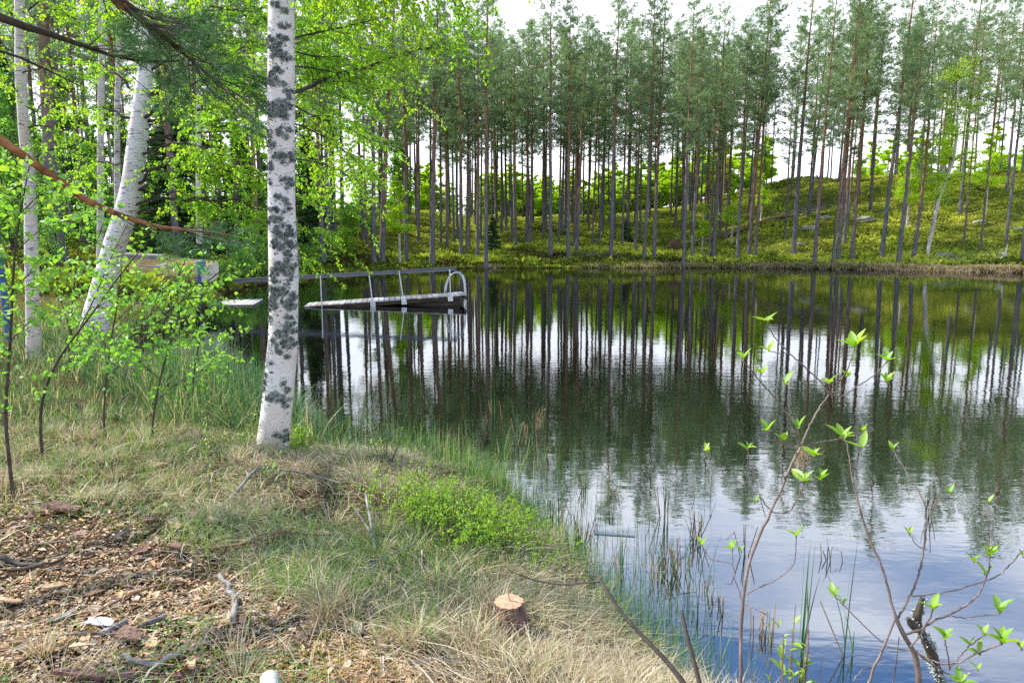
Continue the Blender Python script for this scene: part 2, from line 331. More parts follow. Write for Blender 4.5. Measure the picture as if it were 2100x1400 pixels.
def mat_birch_bark(name, dark=0.36, base=(.75, .73, .72)):
    m, n, ND, LK, o = newmat(name)
    fine = noise(n, 26, 5, .6, mapscale=(1, 1, 3.2)); big = noise(n, 2.2, 4, .55, mapscale=(1.4, 1.4, 1))
    lent = noise(n, 7, 4, .62, mapscale=(1, 1, 6)); peel = noise(n, 60, 3, .6, mapscale=(.5, .5, 4))
    c = ramp(n, [(.3, tuple(v * .80 for v in base)), (.5, base), (.7, (.84, .81, .81))]); LK.new(fine.outputs[0], c.inputs[0])
    # dark lenticel dashes
    lr = ramp(n, [(dark - .06, (1, 1, 1)), (dark, (0, 0, 0))]); LK.new(lent.outputs[0], lr.inputs[0])
    br = ramp(n, [(.52, (0, 0, 0)), (.62, (1, 1, 1))]); LK.new(big.outputs[0], br.inputs[0])
    mxp = ND.new('ShaderNodeMath'); mxp.operation = 'MULTIPLY'; LK.new(lr.outputs[0], mxp.inputs[0]); mxp.inputs[1].default_value = .95
    m1 = ND.new('ShaderNodeMix'); m1.data_type = 'RGBA'; LK.new(mxp.outputs[0], m1.inputs['Factor']); LK.new(c.outputs[0], m1.inputs['A']); m1.inputs['B'].default_value = (.05, .04, .04, 1)
    tint = ramp(n, [(.4, (1, 1, 1)), (.7, (.90, .80, .72))]); LK.new(big.outputs[0], tint.inputs[0])
    m2 = ND.new('ShaderNodeMix'); m2.data_type = 'RGBA'; m2.blend_type = 'MULTIPLY'; m2.inputs['Factor'].default_value = 1; LK.new(m1.outputs['Result'], m2.inputs['A']); LK.new(tint.outputs[0], m2.inputs['B'])
    b = ND.new('ShaderNodeBsdfPrincipled'); b.inputs['Roughness'].default_value = .6; LK.new(m2.outputs['Result'], b.inputs['Base Color'])
    bp = ND.new('ShaderNodeBump'); bp.inputs['Strength'].default_value = .35; bp.inputs['Distance'].default_value = .006; LK.new(peel.outputs[0], bp.inputs['Height']); LK.new(bp.outputs[0], b.inputs['Normal'])
    LK.new(b.outputs[0], o.inputs[0]); return m
M['birch_bark'] = mat_birch_bark('white birch bark', .375)
M['birch_bark4'] = mat_birch_bark('scarred birch bark', .43)
M['birch_bark2'] = mat_birch_bark('marked birch bark', .42, (.66, .62, .60))
M['birch_bark3'] = mat_birch_bark('far birch bark', .46, (.52, .50, .48))

def mat_ground():
    m, n, ND, LK, o = newmat('ground')
    g = ND.new('ShaderNodeNewGeometry'); sp = ND.new('ShaderNodeSeparateXYZ'); LK.new(g.outputs['Position'], sp.inputs[0])
    a = noise(n, 9, 8, .7); b_ = noise(n, 45, 5, .7); big = noise(n, .55, 6, .6)
    near = ramp(n, [(.25, (.02, .014, .01)), (.42, (.07, .045, .026)), (.55, (.16, .105, .06)), (.68, (.28, .19, .115)), (.8, (.42, .32, .22))]); LK.new(b_.outputs[0], near.inputs[0])
    moss = ramp(n, [(.3, (.05, .055, .015)), (.45, (.12, .13, .025)), (.58, (.22, .22, .03)), (.72, (.33, .28, .05)), (.85, (.40, .36, .20))]); LK.new(a.outputs[0], moss.inputs[0])
    brn = ramp(n, [(.3, (.06, .035, .02)), (.6, (.17, .09, .045)), (.8, (.28, .17, .09))]); LK.new(a.outputs[0], brn.inputs[0])
    bm = ramp(n, [(.46, (0, 0, 0)), (.6, (1, 1, 1))]); LK.new(big.outputs[0], bm.inputs[0])
    f1 = ND.new('ShaderNodeMix'); f1.data_type = 'RGBA'; LK.new(bm.outputs[0], f1.inputs['Factor']); LK.new(moss.outputs[0], f1.inputs['A']); LK.new(brn.outputs[0], f1.inputs['B'])
    # slopes on the right side are greener
    mr = ND.new('ShaderNodeMapRange'); mr.inputs[1].default_value = -14; mr.inputs[2].default_value = -4; LK.new(sp.outputs['X'], mr.inputs[0])
    f2 = ND.new('ShaderNodeMix'); f2.data_type = 'RGBA'; LK.new(mr.outputs[0], f2.inputs['Factor']); LK.new(f1.outputs['Result'], f2.inputs['A']); LK.new(moss.outputs[0], f2.inputs['B'])
    my = ND.new('ShaderNodeMapRange'); my.inputs[1].default_value = 9; my.inputs[2].default_value = 14; LK.new(sp.outputs['Y'], my.inputs[0])
    f3 = ND.new('ShaderNodeMix'); f3.data_type = 'RGBA'; LK.new(my.outputs[0], f3.inputs['Factor']); LK.new(near.outputs[0], f3.inputs['A']); LK.new(f2.outputs['Result'], f3.inputs['B'])
    # mud under water
    mz = ND.new('ShaderNodeMapRange'); mz.inputs[1].default_value = 0.0; mz.inputs[2].default_value = .12; LK.new(sp.outputs['Z'], mz.inputs[0])
    f4 = ND.new('ShaderNodeMix'); f4.data_type = 'RGBA'; LK.new(mz.outputs[0], f4.inputs['Factor']); f4.inputs['A'].default_value = (.03, .022, .014, 1); LK.new(f3.outputs['Result'], f4.inputs['B'])
    d = ND.new('ShaderNodeBsdfDiffuse'); LK.new(f4.outputs['Result'], d.inputs[0])
    bp = ND.new('ShaderNodeBump'); bp.inputs['Strength'].default_value = .8; bp.inputs['Distance'].default_value = .05; LK.new(b_.outputs[0], bp.inputs['Height']); LK.new(bp.outputs[0], d.inputs['Normal'])
    LK.new(d.outputs[0], o.inputs[0]); return m
M['ground'] = mat_ground()

def mat_water():
    m, n, ND, LK, o = newmat('lake water')
    t = ND.new('ShaderNodeNewGeometry')
    def nz(scale, ms, det, rot=0):
        mp_ = ND.new('ShaderNodeMapping'); mp_.inputs['Scale'].default_value = ms; mp_.inputs['Rotation'].default_value = (0, 0, R(rot)); LK.new(t.outputs['Position'], mp_.inputs[0])
        x = ND.new('ShaderNodeTexNoise'); x.inputs['Scale'].default_value = scale; x.inputs['Detail'].default_value = det; x.inputs['Roughness'].default_value = .55; LK.new(mp_.outputs[0], x.inputs['Vector']); return x
    a = nz(6.5, (.42, 1, 1), 3, 8); b_ = nz(1.5, (.5, 1, 1), 2, -12); patch = nz(.16, (.6, 1, 1), 2, 5)
    pr = ramp(n, [(.35, (.25, .25, .25)), (.62, (1, 1, 1))]); LK.new(patch.outputs[0], pr.inputs[0])
    am = ND.new('ShaderNodeMath'); am.operation = 'MULTIPLY'; LK.new(a.outputs[0], am.inputs[0]); LK.new(pr.outputs[0], am.inputs[1])
    s = ND.new('ShaderNodeMath'); s.operation = 'MULTIPLY_ADD'; s.inputs[1].default_value = .8; LK.new(b_.outputs[0], s.inputs[0]); LK.new(am.outputs[0], s.inputs[2])
    bp = ND.new('ShaderNodeBump'); bp.inputs['Strength'].default_value = 1.0; bp.inputs['Distance'].default_value = .0019; LK.new(s.outputs[0], bp.inputs['Height'])
    g = ND.new('ShaderNodeBsdfGlossy'); g.inputs['Roughness'].default_value = .015; g.inputs[0].default_value = (.93, .96, 1, 1); LK.new(bp.outputs[0], g.inputs['Normal'])
    d = ND.new('ShaderNodeBsdfDiffuse'); d.inputs[0].default_value = (.004, .004, .003, 1)
    fr = ND.new('ShaderNodeFresnel'); fr.inputs['IOR'].default_value = 1.55; LK.new(bp.outputs[0], fr.inputs['Normal'])
    mr = ND.new('ShaderNodeMapRange'); mr.inputs[1].default_value = .04; mr.inputs[2].default_value = .75; mr.inputs[3].default_value = .36; mr.inputs[4].default_value = .64; LK.new(fr.outputs[0], mr.inputs[0])
    x = ND.new('ShaderNodeMixShader'); LK.new(mr.outputs[0], x.inputs[0]); LK.new(d.outputs[0], x.inputs[1]); LK.new(g.outputs[0], x.inputs[2]); LK.new(x.outputs[0], o.inputs[0])
    return m
M['water'] = mat_water()

# ------------------------------------------------------------------ ground and water
def build_ground():
    nr, na = 300, 900
    rad = np.concatenate([[0.0], np.geomspace(0.4, 190, nr)])
    an = np.linspace(0, 2 * np.pi, na, endpoint=False)
    an = an + 0.62 * np.sin(2 * an) * 0 - 0.75 * np.sin(an - np.pi / 2 + np.pi / 2) * 0
    # denser towards the view (+y): warp
    u = np.linspace(-1, 1, na, endpoint=False); an = np.pi / 2 + np.pi * (0.38 * u + 0.62 * u ** 3)
    X = rad[1:, None] * np.cos(an)[None]; Y = rad[1:, None] * np.sin(an)[None]
    Z = H(X, Y)
    V = np.stack([X, Y, Z], -1).reshape(-1, 3); V = np.vstack([V, [[0, 0, float(H(0., 0.))]]])
    i = np.arange(nr - 1)[:, None] * na; j = np.arange(na)[None]; j2 = (j + 1) % na
    q = np.stack([i + j, i + na + j, i + na + j2, i + j2], -1).reshape(-1, 4)
    t = np.stack([np.full(na, len(V) - 1), np.arange(na), (np.arange(na) + 1) % na], -1)
    mb = MB(); mb.add(V, q, t); o = mb.obj('ground', M['ground'], smooth=True); tag(o, kind='structure')
build_ground()
mb = MB(); mb.add([(-26, 1.2, 0), (75, 1.2, 0), (75, 62, 0), (-26, 62, 0)], [(0, 1, 2, 3)])
tag(mb.obj('lake_water', M['water']), kind='structure')

# ------------------------------------------------------------------ pines of the far wood
def unit(v): return v / (np.linalg.norm(v) + 1e-9)
def px_line(tr, D, dD=0.0):
    # traced stem: (px, py, width_px) -> points and radii at depth D (+dD along it)
    n = len(tr); pts = []; rad = []
    for i, (a, b, ww) in enumerate(tr):
        dd = D + dD * i / max(1, n - 1); pts.append(P(a, b, dd)); rad.append(ww / F * dd / 2)
    return np.array(pts), np.array(rad)
def resample(pts, rad, n):
    s = np.concatenate([[0], np.cumsum(np.linalg.norm(np.diff(pts, axis=0), axis=1))]); u = np.linspace(0, s[-1], n)
    # smooth by interpolating then averaging
    q = np.stack([np.interp(u, s, pts[:, k]) for k in range(3)], 1); r = np.interp(u, s, rad)
    for _ in range(2):
        q[1:-1] = .25 * q[:-2] + .5 * q[1:-1] + .25 * q[2:]
    return q, r

def pine_parts(seed, Ht=20.0, crown0=.46, width=2.1, dens=1.0):
    r_ = np.random.default_rng(seed)
    tr, tw, cr = MB(), MB(), MB()
    z = np.linspace(-.6, Ht, 22); bend = r_.normal(size=2) * .12
    cx = np.sin(z / Ht * 2.4 + r_.uniform(0, 6)) * bend[0] + r_.normal(size=22) * .012; cy = np.sin(z / Ht * 2.0) * bend[1]
    cx -= cx[0]; cy -= cy[0]
    pts = np.stack([cx, cy, z], 1); rad = .15 * (1 - np.clip(z / Ht, 0, 1) ** 1.15 * .88) + .05 * np.exp(-np.clip(z, 0, 9) / .35)
    tr.tube(pts, rad, 7)
    def axis(zz): return np.array([np.interp(zz, z, cx), np.interp(zz, z, cy), zz])
    for k in range(16):                                    # bare snags under the crown
        zz = r_.uniform(.16, crown0 + .04) * Ht; a = r_.uniform(0, 6.28); l = r_.uniform(.25, 1.5)
        c = axis(zz); d = np.array([np.cos(a), np.sin(a), r_.uniform(-.25, .25)])
        p = [c + d * l * t + np.array([0, 0, -.25 * l * t * t]) for t in np.linspace(0, 1, 4)]
        tw.tube(p, [.018, .014, .009, .004], 3, cap=False)
    nw = 25
    A, B, W, C = [], [], [], []
    for i in range(nw):
        t = (i + .5) / nw; zz = (crown0 + (1 - crown0) * t ** .92) * Ht
        env = width * (min(1, .38 + t * 2.6) * (1 - t) ** .62 + .10)
        for b in range(r_.integers(3, 6)):
            a = r_.uniform(0, 6.28); l = env * r_.uniform(.45, 1.15)
            if r_.random() < .10: l *= 1.25
            upv = r_.uniform(-.12, .3) + .75 * t ** 2
            c = axis(zz + r_.uniform(-.25, .25)); n = 6; d = np.array([np.cos(a), np.sin(a), upv]); pp = []
            for s in np.linspace(0, 1, n):
                pp.append(c + d * l * s + np.array([0, 0, .22 * l * s * s]) + r_.normal(size=3) * .03 * s * l)
            pp = np.array(pp); tw.tube(pp, np.linspace(.028 * (1.15 - t), .006, n), 3, cap=False)
            nt_ = int((3.6 + l * 5.0) * dens)
            for k in range(nt_):
                s = r_.uniform(.30, 1.05) ** .8; q = np.array([np.interp(s, np.linspace(0, 1, n), pp[:, j]) for j in range(3)])
                off = r_.normal(size=3) * np.array([.20, .20, .09]) * (.5 + l * .3); q2 = q + off
                if k % 3 == 0: tw.tube([q, q2], [.007, .004], 3, cap=False)
                m = 9; dirs = r_.normal(size=(m, 3)) * np.array([1, 1, .7]) + np.array([d[0] * .7, d[1] * .7, .75])
                dirs /= np.linalg.norm(dirs, axis=1, keepdims=True)
                ln = r_.uniform(.11, .24, m)[:, None]
                base = q2 + r_.normal(size=(m, 3)) * .05
                A.append(base); B.append(base + dirs * ln); W.append(r_.uniform(.024, .048, m)); C.append(np.clip(r_.normal(.45, .2, m) + .0, 0, 1))
    cr.strips(np.vstack(A), np.vstack(B), np.concatenate(W), np.concatenate(C))
    return [('trunk', tr.mesh('pine_trunk', M['pine_bark'], True)),
            ('crown', mesh_multi('pine_crown', [(cr, M['pine_needle']), (tw, M['pine_bark'])]))]
PINES = [pine_parts(11 + i, 20, c0, wd, de) for i, (c0, wd, de) in enumerate([(.42, 2.4, 1), (.50, 2.0, 1), (.37, 2.6, 1.1), (.52, 2.2, 1.1), (.45, 1.8, .9), (.33, 2.3, .9), (.40, 1.6, 1.1), (.47, 2.6, .85), (.36, 2.0, 1.0)])]
def place_tree(parts, name, label, cat, group, loc, s, tw_=1.0, rz=0.0, lean=(0, 0), widen=1.0):
    root = thing(name, label, cat, loc, group); root.scale = (s * widen, s * widen, s); root.rotation_euler = (lean[1], lean[0], rz)
    for pn, me in parts:
        o = bpy.data.objects.new(pn, me); COL.objects.link(o); o.parent = root
        if pn == 'trunk': o.scale = (tw_, tw_, 1)
    return root
# traced shoreline pines: px, py of the foot, width px, lean (screen), height m, label
FRONT = [
 (746, 495, 8, 0, 19, 'slim grey pine just left of the two leaning trunks behind the dock rail'),
 (767, 541, 10, .03, 20, 'straight left-hand one of two neighbouring shore pines above the dock rail'),
 (783, 539, 12, .08, 20, 'pine leaning right beside a straight one above the dock rail'),
 (885, 543, 12, .06, 21, 'thick orange-topped pine leaning right, on the shore above the bathing ladder'),
 (917, 510, 6, 0, 19.5, 'thin dark pine close right of the leaning orange pine near the ladder'),
 (931, 495, 5, 0, 19.5, 'very thin pine set back behind the pines near the ladder'),
 (945, 524, 8, 0, 20.5, 'straight pine halfway between the ladder pine and the big waterline pine'),
 (979, 526, 8, 0, 20.5, 'pine standing just left of the big waterline pine'),
 (996, 552, 10, .015, 21.5, 'grey barked pine standing at the very edge of the water, nearest of the far wood'),
 (1129, 526, 9, 0, 21.5, 'tall reddish pine right of the dark spruce sapling, overtopping its neighbours'),
 (1165, 531, 8, 0, 20, 'straight shore pine between the tall reddish pine and the leaning one'),
 (1182, 517, 8, .045, 19, 'short pine leaning right with a dense low crown'),
 (1252, 529, 8, .01, 21.5, 'tall slender pine with an open top just left of the small spruce by the hollow'),
 (1320, 531, 7, .02, 21, 'left one of a close pair of tall pines right of the small spruce'),
 (1341, 531, 7, .03, 21.5, 'right one of a close pair of tall pines right of the small spruce'),
 (1402, 546, 7, .01, 20, 'orange pine at the water edge beside the torn root plate'),
 (1419, 533, 7, .01, 19.5, 'slim pine just right of the orange one by the root plate'),
 (1454, 526, 4, .0, 18, 'thin young pine pressed against a thicker pine left of the fallen log'),
 (1463, 526, 9, .01, 20.5, 'thick pine in front of the lower end of the fallen log'),
 (1512, 531, 6, .01, 18.5, 'bluish grey pine crossing the lower third of the fallen log'),
 (1534, 526, 8, .01, 20.5, 'dark pine crossing the middle of the fallen log'),
 (1548, 527, 5, .02, 19.5, 'bright orange thin pine crossing the upper half of the fallen log'),
 (1610, 491, 4, 0, 14, 'small thin pine at the upper end of the fallen log'),
 (1627, 527, 9, .03, 21, 'thick bluish pine at the left foot of the mossy knoll'),
 (1670, 543, 8, .04, 20, 'pine leaning right from the shore in front of the mossy knoll'),
 (1706, 543, 5, .05, 19, 'thin snaggy pine leaning over beside a thicker pair on the knoll'),
 (1718, 535, 9, .02, 20.5, 'thick brown pine in the middle of the cluster on the mossy knoll'),
 (1732, 499, 6, .01, 18.5, 'straight dark pine behind the cluster on the knoll'),
 (1747, 533, 8, .02, 20.5, 'orange pine at the right of the cluster on the mossy knoll'),
 (1807, 531, 9, .02, 21.5, 'thick brown pine standing alone between the knoll cluster and a crooked pine'),
 (1841, 541, 9, .03, 16.5, 'shorter thick pine with a broken side limb, near the leaning birch'),
 (1872, 531, 8, .03, 12, 'low mossy green stem just left of the leaning birch across the lake'),
 (1969, 440, 8, .01, 20, 'bluish pine up the slope right of the leaning birch'),
 (1977, 497, 4, 0, 19, 'thin brown pine below the bluish one on the right slope'),
 (2011, 510, 3.5, 0, 18.5, 'very thin pole pine on the right slope'),
 (2063, 497, 6, .03, 21, 'pine leaning slightly right above the crossed dead branches'),
 (2097, 537, 9, .02, 20, 'grey pine at the right picture edge beside the crossed dead branches'),
 (1785, 432, 6, .01, 19, 'dark pine on the hill crest above the mossy knoll'),
 (1659, 440, 6, .01, 19, 'grey pine on the slope above the pile of dead brush'),
 (1038, 474, 5, 0, 18.5, 'thin pine set back directly right of the dark spruce sapling'),
 (1051, 487, 5, 0, 18.5, 'second thin pine set back right of the dark spruce sapling'),
 (1080, 499, 6, 0, 19.5, 'dark pine midway between the spruce sapling and the tall reddish pine'),
 (1119, 467, 5, 0, 18, 'thin pine set back left of the tall reddish pine'),
 (1146, 500, 5, 0, 18.5, 'dark thin pine hugging the right side of the tall reddish pine'),
 (1235, 478, 5, 0, 18.5, 'thin reddish pine set back left of the tall slender pine'),
 (1276, 500, 5, .01, 19, 'reddish pine right behind the small spruce'),
]
used_xy = []
for i, (a, b, ww, ln, ht, lab) in enumerate(FRONT):
    p = hit(a, b); s = ht / 20.0
    k = {8: 3, 31: 4, 11: 3}.get(i, i % 9)
    tw_ = max(.5, (ww / F * p[1] / 2) / (.150 * s)) * (1.12 if ww < 7 else 1.0)
    base_lean = .0
    place_tree(PINES[k], 'pine_tree', lab, 'pine tree', 'pines along the far shore', p - [0, 0, .05], s, tw_, rng.uniform(0, 6.28) if ln == 0 else rng.uniform(-.3, .3), (ln * .6, 0), 1.0 + .05 * rng.normal())
    used_xy.append(p[:2])
# the rows behind: centre, right hill
def fill(n, xr, yr, grp, lab, hr, mind=1.25, wr=(.75, 1.1), cond=None, tries=6000, cat='pine tree'):
    c = 0
    for _ in range(tries):
        if c >= n: break
        y = rng.uniform(*yr); px = rng.uniform(*xr); x = (px - 1050) / F * y
        if float(sdf(np.array([x]), np.array([y]))[0]) < 1.5: continue
        if any((x - q[0]) ** 2 + (y - q[1]) ** 2 < mind ** 2 for q in used_xy): continue
        if cond and not cond(x, y): continue
        used_xy.append(np.array([x, y])); c += 1
        ht = rng.uniform(*hr)
        place_tree(PINES[rng.integers(0, 9)], 'pine_tree', lab, cat, grp, onz(x, y, -.05), ht / 20, rng.uniform(*wr), rng.uniform(0, 6.28), (rng.normal() * .01, rng.normal() * .01), rng.uniform(.9, 1.1))
fill(84, (820, 1440), (60, 88), 'pines crowded behind the centre shore', 'slender pine in the crowded rows behind the centre of the far shore', (17, 20.5))
fill(62, (1400, 2150), (60, 90), 'pines on the right hillside', 'slender pine among the crowd on the right hillside', (15.5, 19))
fill(62, (-60, 860), (30, 85), 'pines in the wood behind the birches', 'dark pine trunk in the wood seen through the birch leaves on the left', (17, 22), mind=1.9, wr=(.9, 1.5))

# dark wide trunk behind the left birches, with its own crown far above the frame
p = hit(121, 541)
place_tree(PINES[2], 'pine_tree', 'very thick dark old pine trunk behind the left birches', 'pine tree', 'pines in the wood behind the birches', p, 1.05, 2.0, .5)

# ------------------------------------------------------------------ spruces
def spruce_parts(seed, Ht=5.0, width=1.3, dens=1.0):
    r_ = np.random.default_rng(seed); tr, cr = MB(), MB()
    tr.tube([[0, 0, -.2], [0, 0, Ht * .5], [0, 0, Ht]], [.05 * Ht / 5, .03 * Ht / 5, .005], 6)
    A, B, W, C = [], [], [], []
    nl = int(34 * (Ht / 5) ** .7)
    for i in range(nl):
        t = i / nl; zz = Ht * (.06 + .93 * t); l0 = width * (1 - t) ** .85 + .08
        for b in range(6):
            a = r_.uniform(0, 6.28); l = l0 * r_.uniform(.7, 1.1); d = np.array([np.cos(a), np.sin(a), r_.uniform(-.55, .0) + .5 * t])
            c = np.array([0, 0, zz + r_.uniform(-.5, .5) * Ht / nl * 1.3]); tr.tube([c, c + d * l * .6, c + d * l + [0, 0, .12 * l]], [.008, .005, .002], 3, cap=False)
            m = int((14 + 90 * l) * dens); s = r_.uniform(.12, 1, m)[:, None]; side = np.array([-d[1], d[0], 0])
            base = c + d * l * s + side * (r_.normal(size=(m, 1)) * .20 * l * (1 - s * .6)) + np.array([0, 0, -.07]) * r_.random((m, 1))
            dr = d * .8 + side * r_.normal(size=(m, 1)) * .8 + np.array([0, 0, -.35]) * r_.random((m, 1))
            A.append(base); B.append(base + dr * r_.uniform(.05, .13, (m, 1)) * (1 + Ht / 12)); W.append(r_.uniform(.018, .04, m) * (1 + Ht / 12)); C.append(np.clip(r_.normal(.4, .22, m) + .25 * s[:, 0] - .1, 0, 1))
    cr.strips(np.vstack(A), np.vstack(B), np.concatenate(W), np.concatenate(C))
    return [('trunk', tr.mesh('spruce_trunk', M['pine_bark'])), ('crown', cr.mesh('spruce_crown', M['spruce_needle']))]
SPS = spruce_parts(5, 2.4, .75, 1.3); SPB = spruce_parts(6, 11, 2.4, .8)
place_tree(SPS, 'spruce_sapling', 'small dark spruce right of the big waterline pine', 'spruce', 'small spruces on the far bank', hit(1012, 509), 1.15)
place_tree(SPS, 'spruce_sapling', 'small dark spruce in front of the reddish pine at the middle of the far bank', 'spruce', 'small spruces on the far bank', hit(1284, 499), 1.0, 1, 2.0)
place_tree(SPB, 'spruce_tree', 'dark bushy spruce behind the dock rail, just left of the main birch', 'spruce', 'dark spruces behind the boat', hit(500, 520), .75, 1, 1.0)
place_tree(SPB, 'spruce_tree', 'tall dark spruce right behind the boat', 'spruce', 'dark spruces behind the boat', onz(-17.5, 36), .9, 1, 2.0)
place_tree(SPB, 'spruce_tree', 'dark spruce at the left of the wood behind the thick pine', 'spruce', 'dark spruces behind the boat', onz(-31, 43), 1.0, 1, 3.0)
place_tree(SPB, 'spruce_tree', 'dark spruce just right of the main birch behind the hanging leaves', 'spruce', 'dark spruces behind the boat', onz(-14.5, 50), .8, 1, 4.0)

# ------------------------------------------------------------------ leafy limbs
def bez(a, b, rise, droop, n, r_):
    a = np.asarray(a, float); b = np.asarray(b, float); t = np.linspace(0, 1, n)[:, None]; l = np.linalg.norm(b - a)
    q = a + (b - a) * t + np.array([0, 0, 1]) * l * rise * np.sin(t * np.pi) + np.array([0, 0, -1]) * l * droop * t ** 3
    j = r_.normal(size=(n, 3)) * .018 * l; j[0] = 0; return q + j
def leafy(lf, tw, pts, r_, ntw, tl, size, gap=.055, start=.25, hang=.55, spread=1.0, rb=(.25, .95), side=1.0, twr=.0035):
    n = len(pts); u = np.linspace(0, 1, n); main = unit(pts[-1] - pts[0])
    Pp, Dd, S = [], [], []
    for k in range(ntw):
        s = start + (1 - start) * r_.random() ** .75
        c = np.array([np.interp(s, u, pts[:, j]) for j in range(3)])
        a = r_.uniform(0, 6.28); d = unit(np.array([np.cos(a), np.sin(a), r_.uniform(-.3, .4)]) * spread + main * .6)
        l = r_.uniform(*tl); m = max(3, int(l / .14)); st = l / m; q = [c]
        for i in range(m):
            d = unit(d + np.array([0, 0, -hang * r_.uniform(.3, 1) * .5]) + r_.normal(size=3) * .10); c = c + d * st; q.append(c)
        q = np.array(q); tw.tube(q, np.linspace(twr, twr * .4, len(q)), 3, cap=False)
        nl = int(l / gap); sl = np.sort(r_.uniform(.08, 1, nl)) * m
        i0 = np.clip(sl.astype(int), 0, m - 1); f = (sl - i0)[:, None]; base = q[i0] * (1 - f) + q[i0 + 1] * f
        dirs = r_.normal(size=(nl, 3)); dirs[:, 2] = dirs[:, 2] * .5 - .75; dirs += (q[i0 + 1] - q[i0]) / st * .5
        dirs /= np.linalg.norm(dirs, axis=1, keepdims=True)
        Pp.append(base + dirs * .018 + r_.normal(size=(nl, 3)) * .012); Dd.append(dirs); S.append(r_.uniform(.72, 1.2, nl) * size)
    if Pp:
        Pp = np.vstack(Pp); Dd = np.vstack(Dd); S = np.concatenate(S); m = len(Pp)
        clump = .5 + .5 * np.sin(Pp @ np.array([2.1, 1.7, 2.6]) + 1.3 * np.sin(Pp @ np.array([1.3, -2.2, 1.1])))
        c = np.clip(rb[0] + (rb[1] - rb[0]) * (.35 * clump + .65 * r_.random(m)), 0, 1)
        lf.leaves(Pp, Dd, r_.normal(size=(m, 3)), S, S * .80, c)
def trunk_mesh(mb, tr, D, dD=0, n=60, k=22, wobble=.03, r_=rng):
    pts, rad = px_line(tr, D, dD); q, r2 = resample(pts, rad, n)
    r2 = r2 * (1 + wobble * np.sin(np.linspace(0, 40, n)) * r_.uniform(.5, 1, n))
    mb.tube(q, r2, k); return q, r2

